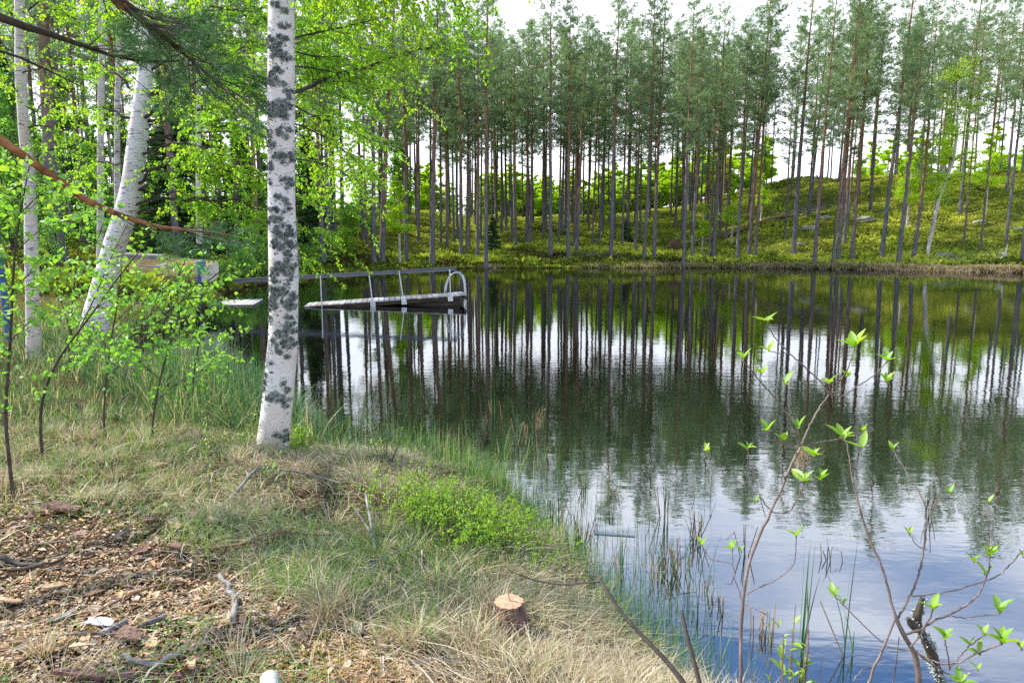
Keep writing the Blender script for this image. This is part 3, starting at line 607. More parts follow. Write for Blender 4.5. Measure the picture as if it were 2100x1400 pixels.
# main birch
def main_birch():
    D = 5.6; r_ = np.random.default_rng(21)
    tr = [(556, 965, 74), (558, 925, 67), (561, 890, 64), (566, 850, 62), (571, 800, 62), (576, 750, 62), (580, 700, 59), (582, 650, 57), (582, 600, 57), (582, 560, 58), (581, 520, 57), (579, 480, 55),
          (578, 440, 53.5), (577, 400, 53), (577, 300, 52), (577, 200, 52), (577, 100, 50), (577, 0, 49), (577, -150, 47), (574, -350, 44), (570, -600, 40), (568, -900, 34), (565, -1300, 24), (560, -1800, 8)]
    base = hit(560, 925); root = thing('birch_tree', 'nearest big white birch with grey lichen patches, standing at the water edge', 'birch tree', base, 'white birches on the near shore')
    mb = MB(); q, rad = trunk_mesh(mb, tr, D, 0, 150, 30, .012, r_); trunk = mb.obj('trunk', M['birch_bark'], root, True)
    # swelling burr on the right side
    b = MB()
    c = P(603, 512, D); th = np.linspace(0, 2 * np.pi, 14, endpoint=False)
    rings = []
    for s in np.linspace(-1, 1, 13):
        rr = .048 * math.sqrt(max(0, 1 - s * s)) + .001
        rings.append(np.stack([c[0] - .02 + rr * np.cos(th) * .75, c[1] + .02 + rr * np.sin(th), np.full(14, c[2] + s * .17)], 1))
    V = np.concatenate(rings); i = np.arange(12)[:, None] * 14; j = np.arange(14)[None]; j2 = (j + 1) % 14
    b.add(V, np.stack([i + j, i + j2, i + 14 + j2, i + 14 + j], -1).reshape(-1, 4)); b.obj('burr', M['birch_bark'], trunk, True)
    # lichen flakes on the bark: px, py, w px, h px
    pat = [(575, 18, 26, 9), (590, 32, 12, 20), (589, 56, 16, 18), (574, 93, 44, 26), (572, 112, 30, 22), (591, 122, 20, 18), (572, 150, 34, 18), (568, 168, 26, 18), (588, 180, 8, 10), (596, 195, 12, 26), (575, 222, 44, 22), (583, 238, 40, 20), (560, 228, 14, 12), (590, 275, 22, 24),
           (562, 275, 12, 14), (563, 301, 16, 16), (588, 325, 34, 22), (578, 322, 20, 12), (562, 346, 16, 16), (591, 375, 20, 30), (563, 377, 5, 5), (576, 407, 22, 7), (592, 420, 14, 18), (584, 432, 30, 14), (563, 428, 8, 8), (572, 455, 36, 16), (588, 470, 30, 26), (597, 500, 24, 40), (580, 500, 22, 26), (572, 478, 20, 10),
           (601, 535, 18, 32), (583, 545, 26, 22), (570, 562, 22, 26), (598, 570, 16, 30), (575, 592, 36, 22), (585, 608, 44, 30), (566, 622, 16, 30), (598, 625, 18, 28), (563, 655, 8, 22), (598, 652, 14, 16), (590, 676, 26, 24), (605, 672, 10, 26), (592, 703, 34, 26), (571, 690, 16, 10), (575, 716, 28, 6), (598, 722, 14, 12),
           (565, 738, 5, 12), (553, 762, 8, 22), (545, 785, 14, 26), (540, 802, 8, 22), (562, 808, 12, 16), (575, 800, 18, 20), (590, 790, 14, 18), (588, 812, 20, 18), (592, 828, 10, 12), (537, 818, 8, 10), (587, 885, 14, 18), (575, 880, 8, 10), (590, 902, 8, 12)]
    lm = MB(); A, Nn, Ss, Rr = [], [], [], []
    for (a, bb, ww, hh) in pat:
        ww *= 1.1; hh *= 1.1; n = int(ww * hh * .55) + 8
        n = int(n * 1.15); K = max(2, int(ww * hh / 75)); kr = np.sqrt(r_.random(K)); ka = r_.uniform(0, 6.28, K); Rk = r_.uniform(3.0, 6.2, K)
        kx = a + kr * np.cos(ka) * ww * .5; ky = bb + kr * np.sin(ka) * hh * .5; ki = r_.integers(0, K, n); rr = np.sqrt(r_.random(n)); an = r_.uniform(0, 6.28, n)
        lob = 1 + .25 * np.sin(an * 4 + ki * 2.1); ax = kx[ki] + rr * np.cos(an) * Rk[ki] * lob; ay = ky[ki] + rr * np.sin(an) * Rk[ki] * lob; far_ = r_.random(n) < .06; ax = np.where(far_, a + r_.normal(size=n) * ww * .5, ax); ay = np.where(far_, bb + r_.normal(size=n) * hh * .5, ay)
        shade_ = r_.uniform(-.12, .18, K)[ki] + .55 * rr ** 2 + .12
        zz = HC + np.array([ray(x_, y_)[2] / ray(x_, y_)[1] for x_, y_ in zip(ax, ay)]) * D
        xx = (ax - 1050) / F * (D / np.array([ray(x_, y_)[1] for x_, y_ in zip(ax, ay)]))
        cx = np.interp(zz, q[:, 2], q[:, 0]); R_ = np.interp(zz, q[:, 2], rad); cy = np.interp(zz, q[:, 2], q[:, 1])
        u = (xx - cx) / R_; ok = np.abs(u) < 1.12; u = np.clip(u[ok], -.99, .99); th = np.arcsin(u) * 1.0
        nrm = np.stack([np.sin(th), -np.cos(th), np.zeros(len(th))], 1); R2 = R_[ok]
        lift = (1 - rr[ok]) * .010 * min(1, ww / 30) + r_.uniform(.001, .007, len(th))
        A.append(np.stack([cx[ok], cy[ok], zz[ok]], 1) + nrm * (R2 + lift)[:, None]); Nn.append(nrm); Ss.append(r_.uniform(.008, .019, len(th)))
        Rr.append(np.clip(shade_[ok] + r_.normal(0, .16, len(th)), 0, 1))
    # the far side carries patches too
    for k in range(34):
        zc = r_.uniform(.7, 4.6); t0 = r_.uniform(1.9, 4.4); n = 70
        th = t0 + r_.normal(size=n) * .3; zz = zc + r_.normal(size=n) * .06
        cx = np.interp(zz, q[:, 2], q[:, 0]); R_ = np.interp(zz, q[:, 2], rad); cy = np.interp(zz, q[:, 2], q[:, 1])
        nrm = np.stack([np.sin(th), -np.cos(th), np.zeros(n)], 1)
        A.append(np.stack([cx, cy, zz], 1) + nrm * (R_ + r_.uniform(.001, .01, n))[:, None]); Nn.append(nrm); Ss.append(r_.uniform(.008, .018, n)); Rr.append(np.clip(r_.normal(.42, .26, n), 0, 1))
    A = np.vstack(A); Nn = np.vstack(Nn); Ss = np.concatenate(Ss); Rr = np.concatenate(Rr)
    tang = np.cross(Nn, r_.normal(size=A.shape)); tang /= np.linalg.norm(tang, axis=1, keepdims=True) + 1e-9
    d = tang + Nn * r_.uniform(.0, .55, (len(A), 1))
    lm.leaves(A - d * Ss[:, None] * .5, d, Nn + r_.normal(size=A.shape) * .25, Ss, Ss * 1.0, Rr, .25)
    lm.obj('lichen', M['lichen'], trunk)
    lf, tw = MB(), MB()
    def top(z): return np.array([np.interp(z, q[:, 2], q[:, 0]), np.interp(z, q[:, 2], q[:, 1]), z])
    # limbs above the frame that hang into it: start height, end px, py, depth, drop
    ends = [(4.8, 700, -60, 6.6), (5.0, 800, -40, 6.3), (5.4, 905, -60, 6.2), (5.2, 850, -20, 7.4), (4.9, 760, 10, 7.6), (5.6, 930, 10, 7.8), (5.2, 640, -30, 7.2), (4.9, 680, 40, 8.2), (5.8, 980, -120, 6.9),
            (4.7, 480, -60, 6.6), (5.3, 400, -80, 6.4), (5.0, 300, -40, 7.4), (6.2, 700, -220, 5.0), (6.4, 470, -220, 5.0), (7.0, 640, -420, 6.0), (7.4, 500, -400, 6.6), (7.2, 780, -380, 5.6), (8.2, 620, -650, 6.0), (8.6, 480, -650, 5.4), (9.5, 560, -900, 5.9)]
    for (z0, a, b2, dd) in ends:
        e = P(a, b2, dd); pts = bez(top(z0), e, .12, .05, 12, r_); l = np.linalg.norm(e - pts[0])
        tw.tube(pts, np.linspace(.022, .006, 12), 5, cap=False)
        leafy(lf, tw, pts, r_, int(14 + 13 * l), (.35, 1.0), .040, .028, .3, .75, rb=(.2, 1.0), twr=.003)
    # the traced dark branch that rises to the right
    tb, rb_ = px_line([(598, 192, 8), (620, 184, 8), (640, 176, 8), (665, 162, 8), (695, 150, 7), (725, 145, 6), (755, 138, 5), (785, 124, 4.5), (820, 112, 3.5), (860, 102, 3), (905, 92, 2)], 5.6, 1.6)
    tw.tube(tb, rb_, 6); leafy(lf, tw, tb, r_, 60, (.3, .8), .038, .028, .15, .45, rb=(.2, 1))
    for tt, dd in (([(612, 108, 3), (650, 118, 3), (700, 115, 2)], 6), ([(600, 135, 4), (650, 140, 3), (690, 150, 2), (740, 175, 1.5)], 6.4), ([(600, 80, 5), (625, 72, 4), (690, 60, 3), (770, 40, 2)], 6.2), ([(602, 215, 4), (640, 240, 3), (700, 255, 2), (760, 290, 1.5)], 6.6), ([(596, 250, 4), (660, 275, 3), (720, 320, 2), (760, 360, 1.5)], 7.2), ([(600, 325, 3), (640, 330, 3), (690, 345, 2), (740, 375, 1.5)], 7)):
        pts, r3 = px_line(tt, 5.6, dd - 5.0); pts, r3 = resample(pts, r3, 9); tw.tube(pts, r3, 4); leafy(lf, tw, pts, r_, 30, (.25, .7), .038, .030, .15, .6, rb=(.2, 1))
    tw.obj('branches', M['birch_twig'], root); lf.obj('crown', M['birch_leaf'], root)
main_birch()

def birch(label, tr, D, dD, limbs, seed, bark, leaf=.042, ntw=10, footpx=None, second=None, tl=(.35, .95), gap=.030, rb=(.25, 1)):
    r_ = np.random.default_rng(seed); pts, _ = px_line(tr, D, dD); base = pts[0].copy(); base[2] = float(H(base[0], base[1]))
    root = thing('birch_tree', label, 'birch tree', base, 'white birches on the near shore')
    mb = MB(); q, rad = trunk_mesh(mb, tr, D, dD, 90, 16, .03, r_)
    mb.obj('trunk', bark, root, True)
    if second:
        mb2 = MB(); trunk_mesh(mb2, second, D - .15, 0, 40, 14, .03, r_); mb2.obj('side_stem', bark, root, True)
    lf, tw = MB(), MB()
    for (sy, a, b, dd, r0, n_) in limbs:               # start row on the trunk, end pixel, end depth
        i = int(np.argmin([abs(project(x[None])[1][0] - sy) for x in q])); e = P(a, b, dd)
        pts = bez(q[i], e, .10, .06, 12, r_); tw.tube(pts, np.linspace(r0, .005, 12), 5, cap=False)
        l = np.linalg.norm(e - q[i]); leafy(lf, tw, pts, r_, int(n_ * (4 + ntw * l * .55)), tl, leaf, gap, .22, .6, rb=rb)
    tw.obj('branches', M['birch_twig'], root); lf.obj('crown', M['birch_leaf'], root)
    return root
lean_tr = [(188, 700, 66), (196, 655, 62), (205, 620, 60), (215, 580, 57), (225, 540, 54), (236, 500, 52), (250, 460, 50), (262, 420, 50), (271, 380, 49), (278, 320, 47), (286, 260, 43), (292, 200, 38), (300, 130, 34), (308, 80, 31), (318, 20, 28), (326, -60, 25), (338, -200, 20), (350, -420, 14), (360, -700, 6)]
lean_tr = [(a, b, c * .82) for a, b, c in lean_tr]
birch('thick white birch leaning right, beside the boat', lean_tr, 12.5, .8,
      [(250, 500, 215, 11, .035, 1), (245, 600, 300, 12, .035, 1.2), (200, 640, 180, 12.5, .03, 1.3), (330, 520, 330, 12, .03, 1), (390, 480, 305, 12, .03, 1), (400, 600, 380, 12.5, .03, 1.1), (430, 680, 470, 12.5, .03, 1.1), (300, 700, 330, 13, .03, 1.3), (350, 720, 420, 13, .03, 1.2),
       (100, 700, 60, 13, .03, 1.2), (60, 820, 90, 13, .03, 1.2), (80, 760, 190, 13.5, .03, 1.3), (20, 560, -20, 13, .03, 1), (150, 420, 100, 13, .03, 1.0), (200, 160, 120, 13.5, .03, .8), (250, 120, 240, 13.5, .03, .7), (50, 200, 20, 13.5, .03, 1), (-60, 450, -80, 14, .03, 1),
       (-100, 650, -60, 14, .03, 1), (-150, 840, -20, 14, .03, 1), (280, 430, 330, 14, .03, .8), (330, 400, 420, 14, .02, .8), (350, 150, 350, 14, .02, .5), (440, 560, 450, 12.5, .02, .9), (120, 860, 160, 14, .02, .9), (200, 790, 260, 14, .02, 1), (260, 760, 330, 14, .02, 1), (180, 640, 90, 14, .02, 1), (-40, 760, 0, 14, .02, .9), (380, 640, 540, 13, .02, .9)],
      31, M['birch_bark4'], .054, 14, gap=.022)
left_tr = [(70, 745, 30), (69, 720, 27), (67, 650, 25), (66, 580, 25), (64, 500, 24), (63, 450, 23), (61, 400, 22), (58, 330, 22), (50, 280, 20), (46, 220, 19), (42, 160, 19), (42, 100, 19), (41, 40, 18), (38, -60, 16), (30, -250, 13), (25, -500, 7)]
birch('slim white birch with black seams, leftmost of the near birches', left_tr, 9.6, 0,
      [(150, 150, 160, 9, .014, 1), (270, 130, 270, 9.5, .014, 1), (200, -40, 150, 9, .014, 1), (120, -60, 60, 10, .014, 1), (30, 160, 30, 9, .014, 1.2), (0, 110, -20, 8.6, .014, 1), (-60, 220, -30, 9, .014, 1.2), (330, 160, 300, 10, .012, 1), (60, -30, -20, 8.6, .014, 1), (350, -20, 330, 10, .012, 1), (-120, 300, 20, 9.6, .014, 1.2), (240, 170, 220, 11, .012, 1), (380, 130, 390, 10.5, .01, .8)],
      32, M['birch_bark2'], .045, 9)
birch('thin upright white birch left of the leaning birch', [(205, 545, 14), (206, 500, 13), (206, 450, 13), (207, 380, 13), (206, 300, 12.5), (207, 220, 12), (208, 140, 12), (209, 60, 11), (209, -40, 10), (208, -250, 8), (208, -500, 4)], 18, 0,
      [(300, 130, 290, 17.5, .014, .7), (230, 280, 230, 18, .014, .7), (100, 120, 80, 17.5, .014, .7), (150, 290, 150, 18, .014, .8), (30, 150, 0, 18, .014, .8), (50, 280, 40, 18, .014, .8), (-60, 210, -60, 18, .014, 1), (380, 150, 380, 18, .01, .6)], 33, M['birch_bark3'], .05, 7)
birch('thin white birch partly hidden behind the leaning birch', [(239, 545, 13), (240, 480, 12), (241, 380, 11), (240, 300, 11), (241, 200, 10.5), (244, 100, 10), (246, 0, 9), (246, -200, 7), (246, -420, 4)], 19, 0,
      [(250, 330, 260, 18, .012, .7), (180, 180, 170, 18, .012, .7), (100, 320, 110, 19, .012, .7), (300, 170, 330, 19, .012, .6), (0, 300, -20, 19, .012, .9)], 34, M['birch_bark3'], .05, 7)
birch('thin greyish birch in the wood midway between the leaning and the nearest birch', [(409, 500, 12), (408, 440, 11), (407, 380, 10), (407, 300, 10), (407, 210, 9), (408, 120, 8), (408, 0, 7), (408, -200, 4)], 25, 0,
      [(260, 480, 270, 25, .012, .8), (200, 350, 210, 25, .012, .8), (100, 480, 100, 25, .012, .8), (40, 360, 30, 25, .012, .8)], 35, M['birch_bark3'], .055, 6)

# ------------------------------------------------------------------ pine just outside the left edge whose boughs reach in
def needle_tufts(mb, C, Dr, r_, n=34, ln=(.045, .09), wd=.0046):
    A, B, W, Cc = [], [], [], []
    for c, d in zip(C, Dr):
        dirs = r_.normal(size=(n, 3)) * .75 + unit(d) * .8; dirs /= np.linalg.norm(dirs, axis=1, keepdims=True)
        base = c + unit(d) * r_.uniform(-.10, .03, (n, 1)); l = r_.uniform(*ln, (n, 1))
        A.append(base); B.append(base + dirs * l); W.append(np.full(n, wd)); Cc.append(np.clip(r_.normal(.45, .25, n), 0, 1))
    mb.strips(np.vstack(A), np.vstack(B), np.concatenate(W), np.concatenate(Cc))
def side_pine():
    r_ = np.random.default_rng(55)
    base = onz(-8.2, 3.0); root = thing('pine_tree', 'pine at the left edge showing only orange boughs, a grey bough and dark needles', 'pine tree', base)
    z = np.linspace(-.2, 11, 14); tr = MB(); tr.tube(np.stack([base[0] + .05 * np.sin(z), base[1] + z * 0, base[2] + z], 1), np.linspace(.19, .05, 14), 14); tr.obj('trunk', M['pine_bark'], root, True)
    def tk(zz): return np.array([base[0], base[1], zz])
    nd = MB(); tips = []
    def bough(tt, D0, dD, z0, mat, name='bough', n=18):
        pts, rad = px_line(tt, D0, dD); pts = np.vstack([tk(z0)[None], pts]); rad = np.concatenate([[rad[0] * 1.15], rad]); q, rd = resample(pts, rad, n * 2)
        q[2:-1] += r_.normal(size=(len(q) - 3, 3)) * .006
        mb = MB(); mb.tube(q, rd, 8); return mb, q
    low, ql = bough([(-120, 215, 20), (0, 287, 19), (40, 312, 17), (80, 342, 16), (130, 380, 15), (180, 412, 13), (230, 440, 12), (290, 460, 9), (350, 470, 7), (410, 478, 5), (470, 482, 3.5)], 4.9, 1.5, 3.4, None)
    dark, qd = bough([(-150, -40, 20), (0, 40, 18), (35, 55, 16), (70, 63, 14), (110, 66, 12), (150, 88, 10), (190, 108, 8), (240, 122, 7), (300, 127, 5), (370, 125, 4)], 5.0, 1.4, 4.0, None)
    top, qt = bough([(60, -190, 20), (150, -70, 16), (215, -10, 14), (250, 12, 13), (285, 35, 12), (310, 60, 11), (345, 85, 9), (375, 110, 8), (410, 140, 6), (460, 180, 4.5), (510, 225, 3)], 5.3, 1.3, 5.6, None)
    top2, qt2 = bough([(100, -200, 14), (240, -8, 9), (262, 10, 9), (285, 35, 8), (330, 42, 6), (390, 55, 4), (440, 55, 3)], 5.3, 1.3, 5.9, None)
    for (sx, sy) in ((-200, 130), (-60, 105)):
        pts, rad = px_line([(sx, sy - 30, 8), (0, 105, 6), (40, 118, 5), (110, 150, 3.5), (160, 175, 2)], 5.2, .8); dark.tube(pts, rad, 5)
    # twigs with needle tufts inside the shown clumps (px, py, rx, ry, count)
    cl = [(330, 60, 60, 26, 14), (400, 45, 60, 30, 14), (470, 45, 60, 34, 10), (400, 100, 70, 30, 18), (470, 110, 60, 36, 14), (440, 165, 80, 34, 18), (500, 200, 50, 45, 12), (380, 180, 50, 30, 9), (300, 95, 40, 22, 12), (260, 60, 36, 24, 8), (350, 240, 50, 20, 8), (520, 250, 36, 30, 12), (410, 505, 70, 26, 13), (470, 495, 50, 26, 10), (345, 500, 40, 20, 5), (320, 115, 30, 16, 8)]
    allp = np.vstack([qt[8:], qt2[8:], qd[20:]]); lowp = ql[20:]
    Cs, Ds = [], []; twm = MB()
    for (a, b, rx, ry, n) in cl:
        src = lowp if b > 420 else allp
        for k in range(n):
            u = P(a + r_.uniform(-1, 1) * rx, b + r_.uniform(-1, 1) * ry, 6.1 + r_.normal() * .35)
            j = np.argmin(np.linalg.norm(src - u, axis=1)); s = src[max(0, j - 2)]
            mid = (u + s) / 2 + r_.normal(size=3) * .03; q = np.array([s, mid, u])
            if k % 2 == 0: twm.tube(q, [.006, .004, .0025], 4, cap=False)
            dr = unit(u - s + np.array([.2, 0, .1])); Cs.append(u); Ds.append(dr)
            for _ in range(1): Cs.append(u - dr * .08 + r_.normal(size=3) * .05); Ds.append(unit(dr + r_.normal(size=3) * .6))
    # upper crown, outside the picture
    for k in range(40):
        zz = base[2] + r_.uniform(6.5, 11); a = r_.uniform(0, 6.28); l = r_.uniform(.6, 1.9); e = tk(zz) + np.array([np.cos(a) * l, np.sin(a) * l, .3])
        twm.tube([tk(zz), (tk(zz) + e) / 2, e], [.02, .012, .004], 4, cap=False)
        for _ in range(9): Cs.append(e + r_.normal(size=3) * .2); Ds.append(unit(e - tk(zz)))
    needle_tufts(nd, Cs, Ds, r_, 34)
    tag(low.obj('bough', M['orange_bark'], root, True), 'long flaky orange bough sweeping down in front of the leaning birch')
    tag(dark.obj('bough', M['dark_twig'], root, True), 'dark grey bough arching across the upper left')
    tag(top.obj('bough', M['orange_bark'], root, True), 'orange bough coming down from the top edge')
    top2.obj('bough', M['orange_bark'], root, True); twm.obj('twigs', M['dark_twig'], root); nd.obj('needles', M['near_needle'], root)
side_pine()

# ------------------------------------------------------------------ far young birches, bushes, logs
def bushy(seed, Ht, wd, nleaf, size, mat, bark, stems=1, dens_low=.12, rb=(.1, 1), spr=.22):
    r_ = np.random.default_rng(seed); tw, lf = MB(), MB(); Pp = []
    for s in range(stems):
        a = r_.uniform(0, 6.28); o = np.array([np.cos(a), np.sin(a), 0]) * (wd * .25 if stems > 1 else 0)
        q = np.array([o * .3 + np.array([0, 0, -.15]), o * .7 + [0, 0, Ht * .4], o * 1.2 + [r_.normal() * .1, 0, Ht * .95]]); q, rr = resample(q, np.array([.012 * Ht, .008 * Ht, .002 * Ht]), 8); tw.tube(q, rr, 5)
        nb = int(9 + Ht * 2.2)
        for k in range(nb):
            t = r_.uniform(dens_low, .97); c = np.array([np.interp(t, np.linspace(0, 1, 8), q[:, j]) for j in range(3)])
            a = r_.uniform(0, 6.28); l = wd * r_.uniform(.35, 1) * (1 - .8 * t ** 2) * min(1, .5 + 2 * t); d = np.array([np.cos(a), np.sin(a), r_.uniform(.2, .8)])
            b = np.array([c + d * l * u + [0, 0, -.25 * l * u * u] for u in np.linspace(0, 1, 5)]); tw.tube(b, np.linspace(.004 * Ht, .001 * Ht, 5), 3, cap=False)
            m = max(4, nleaf // (nb * stems)); u = r_.uniform(.15, 1.05, m)[:, None] * 4; i0 = np.clip(u.astype(int)[:, 0], 0, 3); f = u - i0[:, None]
            Pp.append(b[i0] * (1 - f) + b[i0 + 1] * f + r_.normal(size=(m, 3)) * spr * l * .6)
    Pp = np.vstack(Pp); m = len(Pp); d = r_.normal(size=(m, 3)); d[:, 2] -= .4
    lf.leaves(Pp, d, r_.normal(size=(m, 3)), r_.uniform(.7, 1.3, m) * size, r_.uniform(.6, 1, m) * size, np.clip(rb[0] + (rb[1] - rb[0]) * r_.random(m), 0, 1))
    return [('trunk', tw.mesh('young_stem', bark)), ('crown', lf.mesh('young_crown', mat))]
YB = [bushy(60 + i, 6, 1.15, 7500, .125, M['far_birch_leaf'], M['birch_bark3']) for i in range(3)]
cnt = 0
for _ in range(900):
    if cnt >= 214: break
    px = rng.uniform(960 if cnt > 60 else 700, 1560) if cnt < 194 else rng.uniform(1700, 2100); y = rng.uniform(95, 108) if cnt < 194 else rng.uniform(88, 97); x = (px - 1050) / F * y
    cnt += 1
    place_tree(YB[cnt % 3], 'young_birch', 'bright green young birch glowing behind the pine trunks on the far side', 'birch tree', 'young birches behind the far pines', onz(x, y, -.1), rng.uniform(.7, 1.4), 1, rng.uniform(0, 6.28), widen=1.45)
B2 = bushy(71, 9, 2.2, 6500, .12, M['far_birch_leaf'], M['birch_bark3'], 1, .35, (.1, .8))
for a, b, s, lab in ((820, 541, .75, 'thin pale young birch on the far bank above the dock rail'), (1235, 470, .45, 'yellow green little birch among the pines behind the tall slender pine'), (1500, 500, .6, 'green young birch left of the fallen log on the hill'), (1440, 520, .5, 'low green young birch by the thin pressed pine'),
                     (1860, 470, .75, 'leafy young birch on the slope left of the leaning birch'), (1560, 455, .55, 'small birch above the fallen log'), (2020, 440, .8, 'young birch on the right slope above the thin poles'), (1760, 400, .6, 'young birch on the crest behind the knoll pines'), (1930, 400, .9, 'young birch on the crest behind the leaning birch')):
    place_tree(B2, 'young_birch', lab, 'birch tree', 'young birches on the far bank', hit(a, b), s, 1.3, rng.uniform(0, 6.28))
UB = [bushy(91, 9, 2.4, 5200, .13, M['understory_leaf'], M['birch_bark3'], 1, .18, (0, 1)), bushy(92, 8, 2.0, 4200, .12, M['sapling_leaf'], M['dark_twig'], 2, .12, (0, .8))]
c_ = 0
for _ in range(2000):
    if c_ >= 58: break
    y = rng.uniform(26, 75); px = rng.uniform(-60, 860 if y > 50 else 640); x = (px - 1050) / F * y
    if float(sdf(np.array([x]), np.array([y]))[0]) < 2.5: continue
    if y < 34 and 160 < px < 560: continue
    c_ += 1; place_tree(UB[c_ % 2], 'understory_tree', 'small leafy green tree between the pine trunks in the wood on the left', 'tree', 'small leafy trees in the left wood', onz(x, y, -.1), rng.uniform(.5, 1.25), 1, rng.uniform(0, 6.28))
# birch leaning right across the lake
p = hit(1900, 531); root = thing('birch_tree', 'pale thin birch leaning right on the far bank below the hill', 'birch tree', p)
pts, rad = px_line([(1900, 536, 8), (1905, 505, 7.5), (1914, 460, 7), (1925, 410, 6.5), (1940, 370, 6), (1955, 330, 5.5), (1962, 280, 5), (1964, 220, 4), (1966, 160, 2)], p[1], 2)
mb = MB(); mb.tube(pts, rad, 8); mb.obj('trunk', M['birch_bark3'], root, True)
lf, tw = MB(), MB(); r_ = np.random.default_rng(77)
for k in range(46):
    i = r_.integers(3, 9); e = pts[i] + np.array([r_.uniform(-3.6, 4.2), r_.normal() * 1.4, r_.uniform(-.6, 1.6)]); q = bez(pts[i], e, .1, .1, 8, r_); tw.tube(q, np.linspace(.03, .008, 8), 3, cap=False)
    m = 150; u = r_.uniform(.2, 1.05, m); b = q[np.clip((u * 7).astype(int), 0, 7)] + r_.normal(size=(m, 3)) * .26
    lf.leaves(b, r_.normal(size=(m, 3)), r_.normal(size=(m, 3)), r_.uniform(.07, .13, m), r_.uniform(.06, .1, m), r_.random(m) * .8)
tw.obj('branches', M['birch_twig'], root); lf.obj('crown', M['far_birch_leaf'], root)

# shoreline bushes on the left, between the main birch and the leaning shore pines
BU = [bushy(81, 1.7, 1.2, 2600, .075, M['sapling_leaf'], M['dark_twig'], 7, .1, (.1, 1)), bushy(82, 1.3, 1.1, 2400, .06, M['birch_leaf'], M['dark_twig'], 8, .1, (0, .7))]
for i, (a, b, s, lab) in enumerate([(500, 575, 1.0, 'green bush at the shore left of the main birch, behind the rail'), (455, 585, .8, 'bush right of the teal post'), (535, 560, 1.2, 'bush directly behind the main birch trunk'), (625, 556, 1.3, 'bush just right of the main birch above the rail'), (660, 540, 1.4, 'leafy bush on the far left bank above the rail'),
                                 (700, 520, 1.5, 'bush high on the bank under the hanging birch leaves'), (580, 520, 1.6, 'bush behind the lichen covered part of the main birch'), (450, 520, 1.3, 'bush behind the white end of the boat'), (380, 505, 1.3, 'bush behind the middle of the boat'), (310, 505, 1.3, 'bush behind the grey plank of the boat'),
                                 (420, 470, 1.7, 'tall bush above the teal post'), (530, 470, 1.7, 'tall bush deep in the wood left of the main birch'), (720, 480, 1.6, 'green bush deep in the wood right of the main birch'), (645, 490, 1.7, 'bush deep in the wood under the hanging leaves'), (240, 470, 1.4, 'bush between the thin birches'), (165, 470, 1.6, 'bush right of the thick dark pine'), (60, 470, 1.4, 'bush left of the thick dark pine')]):
    place_tree(BU[i % 2], 'bush', lab, 'bush', 'bushes in the wood on the left shore', hit(a, b), s, 1, i * 1.3)

def stick(name, label, cat, tr, D, dD=0, mat='dead_wood', group=None, k=7, side=(), ground=False, n=14, rough=.0, part='branch', capmat=None):
    """tr: (px,py,width_px[,lift]) ; on the ground when ground is True"""
    def mk(t_):
        if ground:
            pts = []; rad = []
            for (a, b, ww, *lf_) in t_:
                p = hit(a, b); lift = lf_[0] if lf_ else 0; p = p.copy(); r0 = ww / F * p[1] / 2; p[2] += r0 * .8 + lift + .018; pts.append(p); rad.append(r0)
            return np.array(pts), np.array(rad)
        return px_line(t_, D, dD)
    pts, rad = mk(tr); q, rd = resample(pts, rad, n)
    if rough: q[1:-1] += rng.normal(size=(n - 2, 3)) * rough; rd = rd * (1 + rng.normal(size=n) * .12)
    mb = MB(); mb.tube(q, rd, k)
    for sd_ in side:
        a_, b_ = mk(sd_); a2, b2 = resample(a_, b_, 8); mb.tube(a2, b2, max(4, k - 2))
    o = mb.obj(name, M[mat], smooth=True); tag(o, label, cat, group); return o, q, rd
def hline(name, label, cat, a, b, r0, r1, mat, lift=.1, n=12, sag=0):
    """a log lying from ground pixel a to ground pixel b"""
    p, q = hit(*a), hit(*b); pts = np.array([p + (q - p) * t for t in np.linspace(0, 1, n)]); h = H(pts[:, 0], pts[:, 1]); pts[:, 2] = np.maximum(pts[:, 2], h) + lift
    mb = MB(); mb.tube(pts, np.linspace(r0, r1, n), 8); return tag(mb.obj(name, M[mat], smooth=True), label, cat)
hline('fallen_log', 'long brown fallen pine log lying up the far slope', 'log', (1482, 490), (1612, 447), .17, .10, 'brown_stick', .3)
hline('fallen_log', 'grey fallen log high on the slope below the crest', 'log', (1660, 395), (1740, 358), .13, .08, 'dead_wood', .25)
hline('fallen_log', 'thin grey log low on the bank right of the root plate', 'log', (1400, 502), (1480, 488), .07, .04, 'dead_wood', .12)
# dead brush piles
def brush(label, a, b, wx, n, r0=.02, mat='dead_wood', up=.8):
    p = hit(a, b); mb = MB(); r_ = np.random.default_rng(int(a))
    for _ in range(n):
        c = p + np.array([r_.normal() * wx, r_.normal() * wx * .5, 0]); c[2] = float(H(c[0], c[1])) + r_.uniform(0, .25); d = np.array([r_.normal(), r_.normal() * .6, abs(r_.normal()) * .4]) * up
        mb.tube([c - d * .5 + [0, 0, .2 * abs(d[2])], c, c + d * .6], [r0 * .5, r0, r0 * .2], 3, cap=False)
    return tag(mb.obj('brush_pile', M[mat]), label, 'dead brush', 'dead brush on the far slope')
brush('grey pile of dead twigs at the top end of the long fallen log', 1625, 440, 1.6, 120, .02)
brush('grey dead twigs lying above the mossy knoll', 1690, 425, 1.4, 90, .02)
brush('tangled dead twigs on the bank above the water left of the tall slender pine', 1225, 525, 1.2, 70, .014)
brush('low pale dead branches lying at the shore right of the leaning birch', 1980, 533, 1.3, 60, .02)
brush('dead twigs around the shore pine with the snags', 1585, 520, .8, 40, .015)
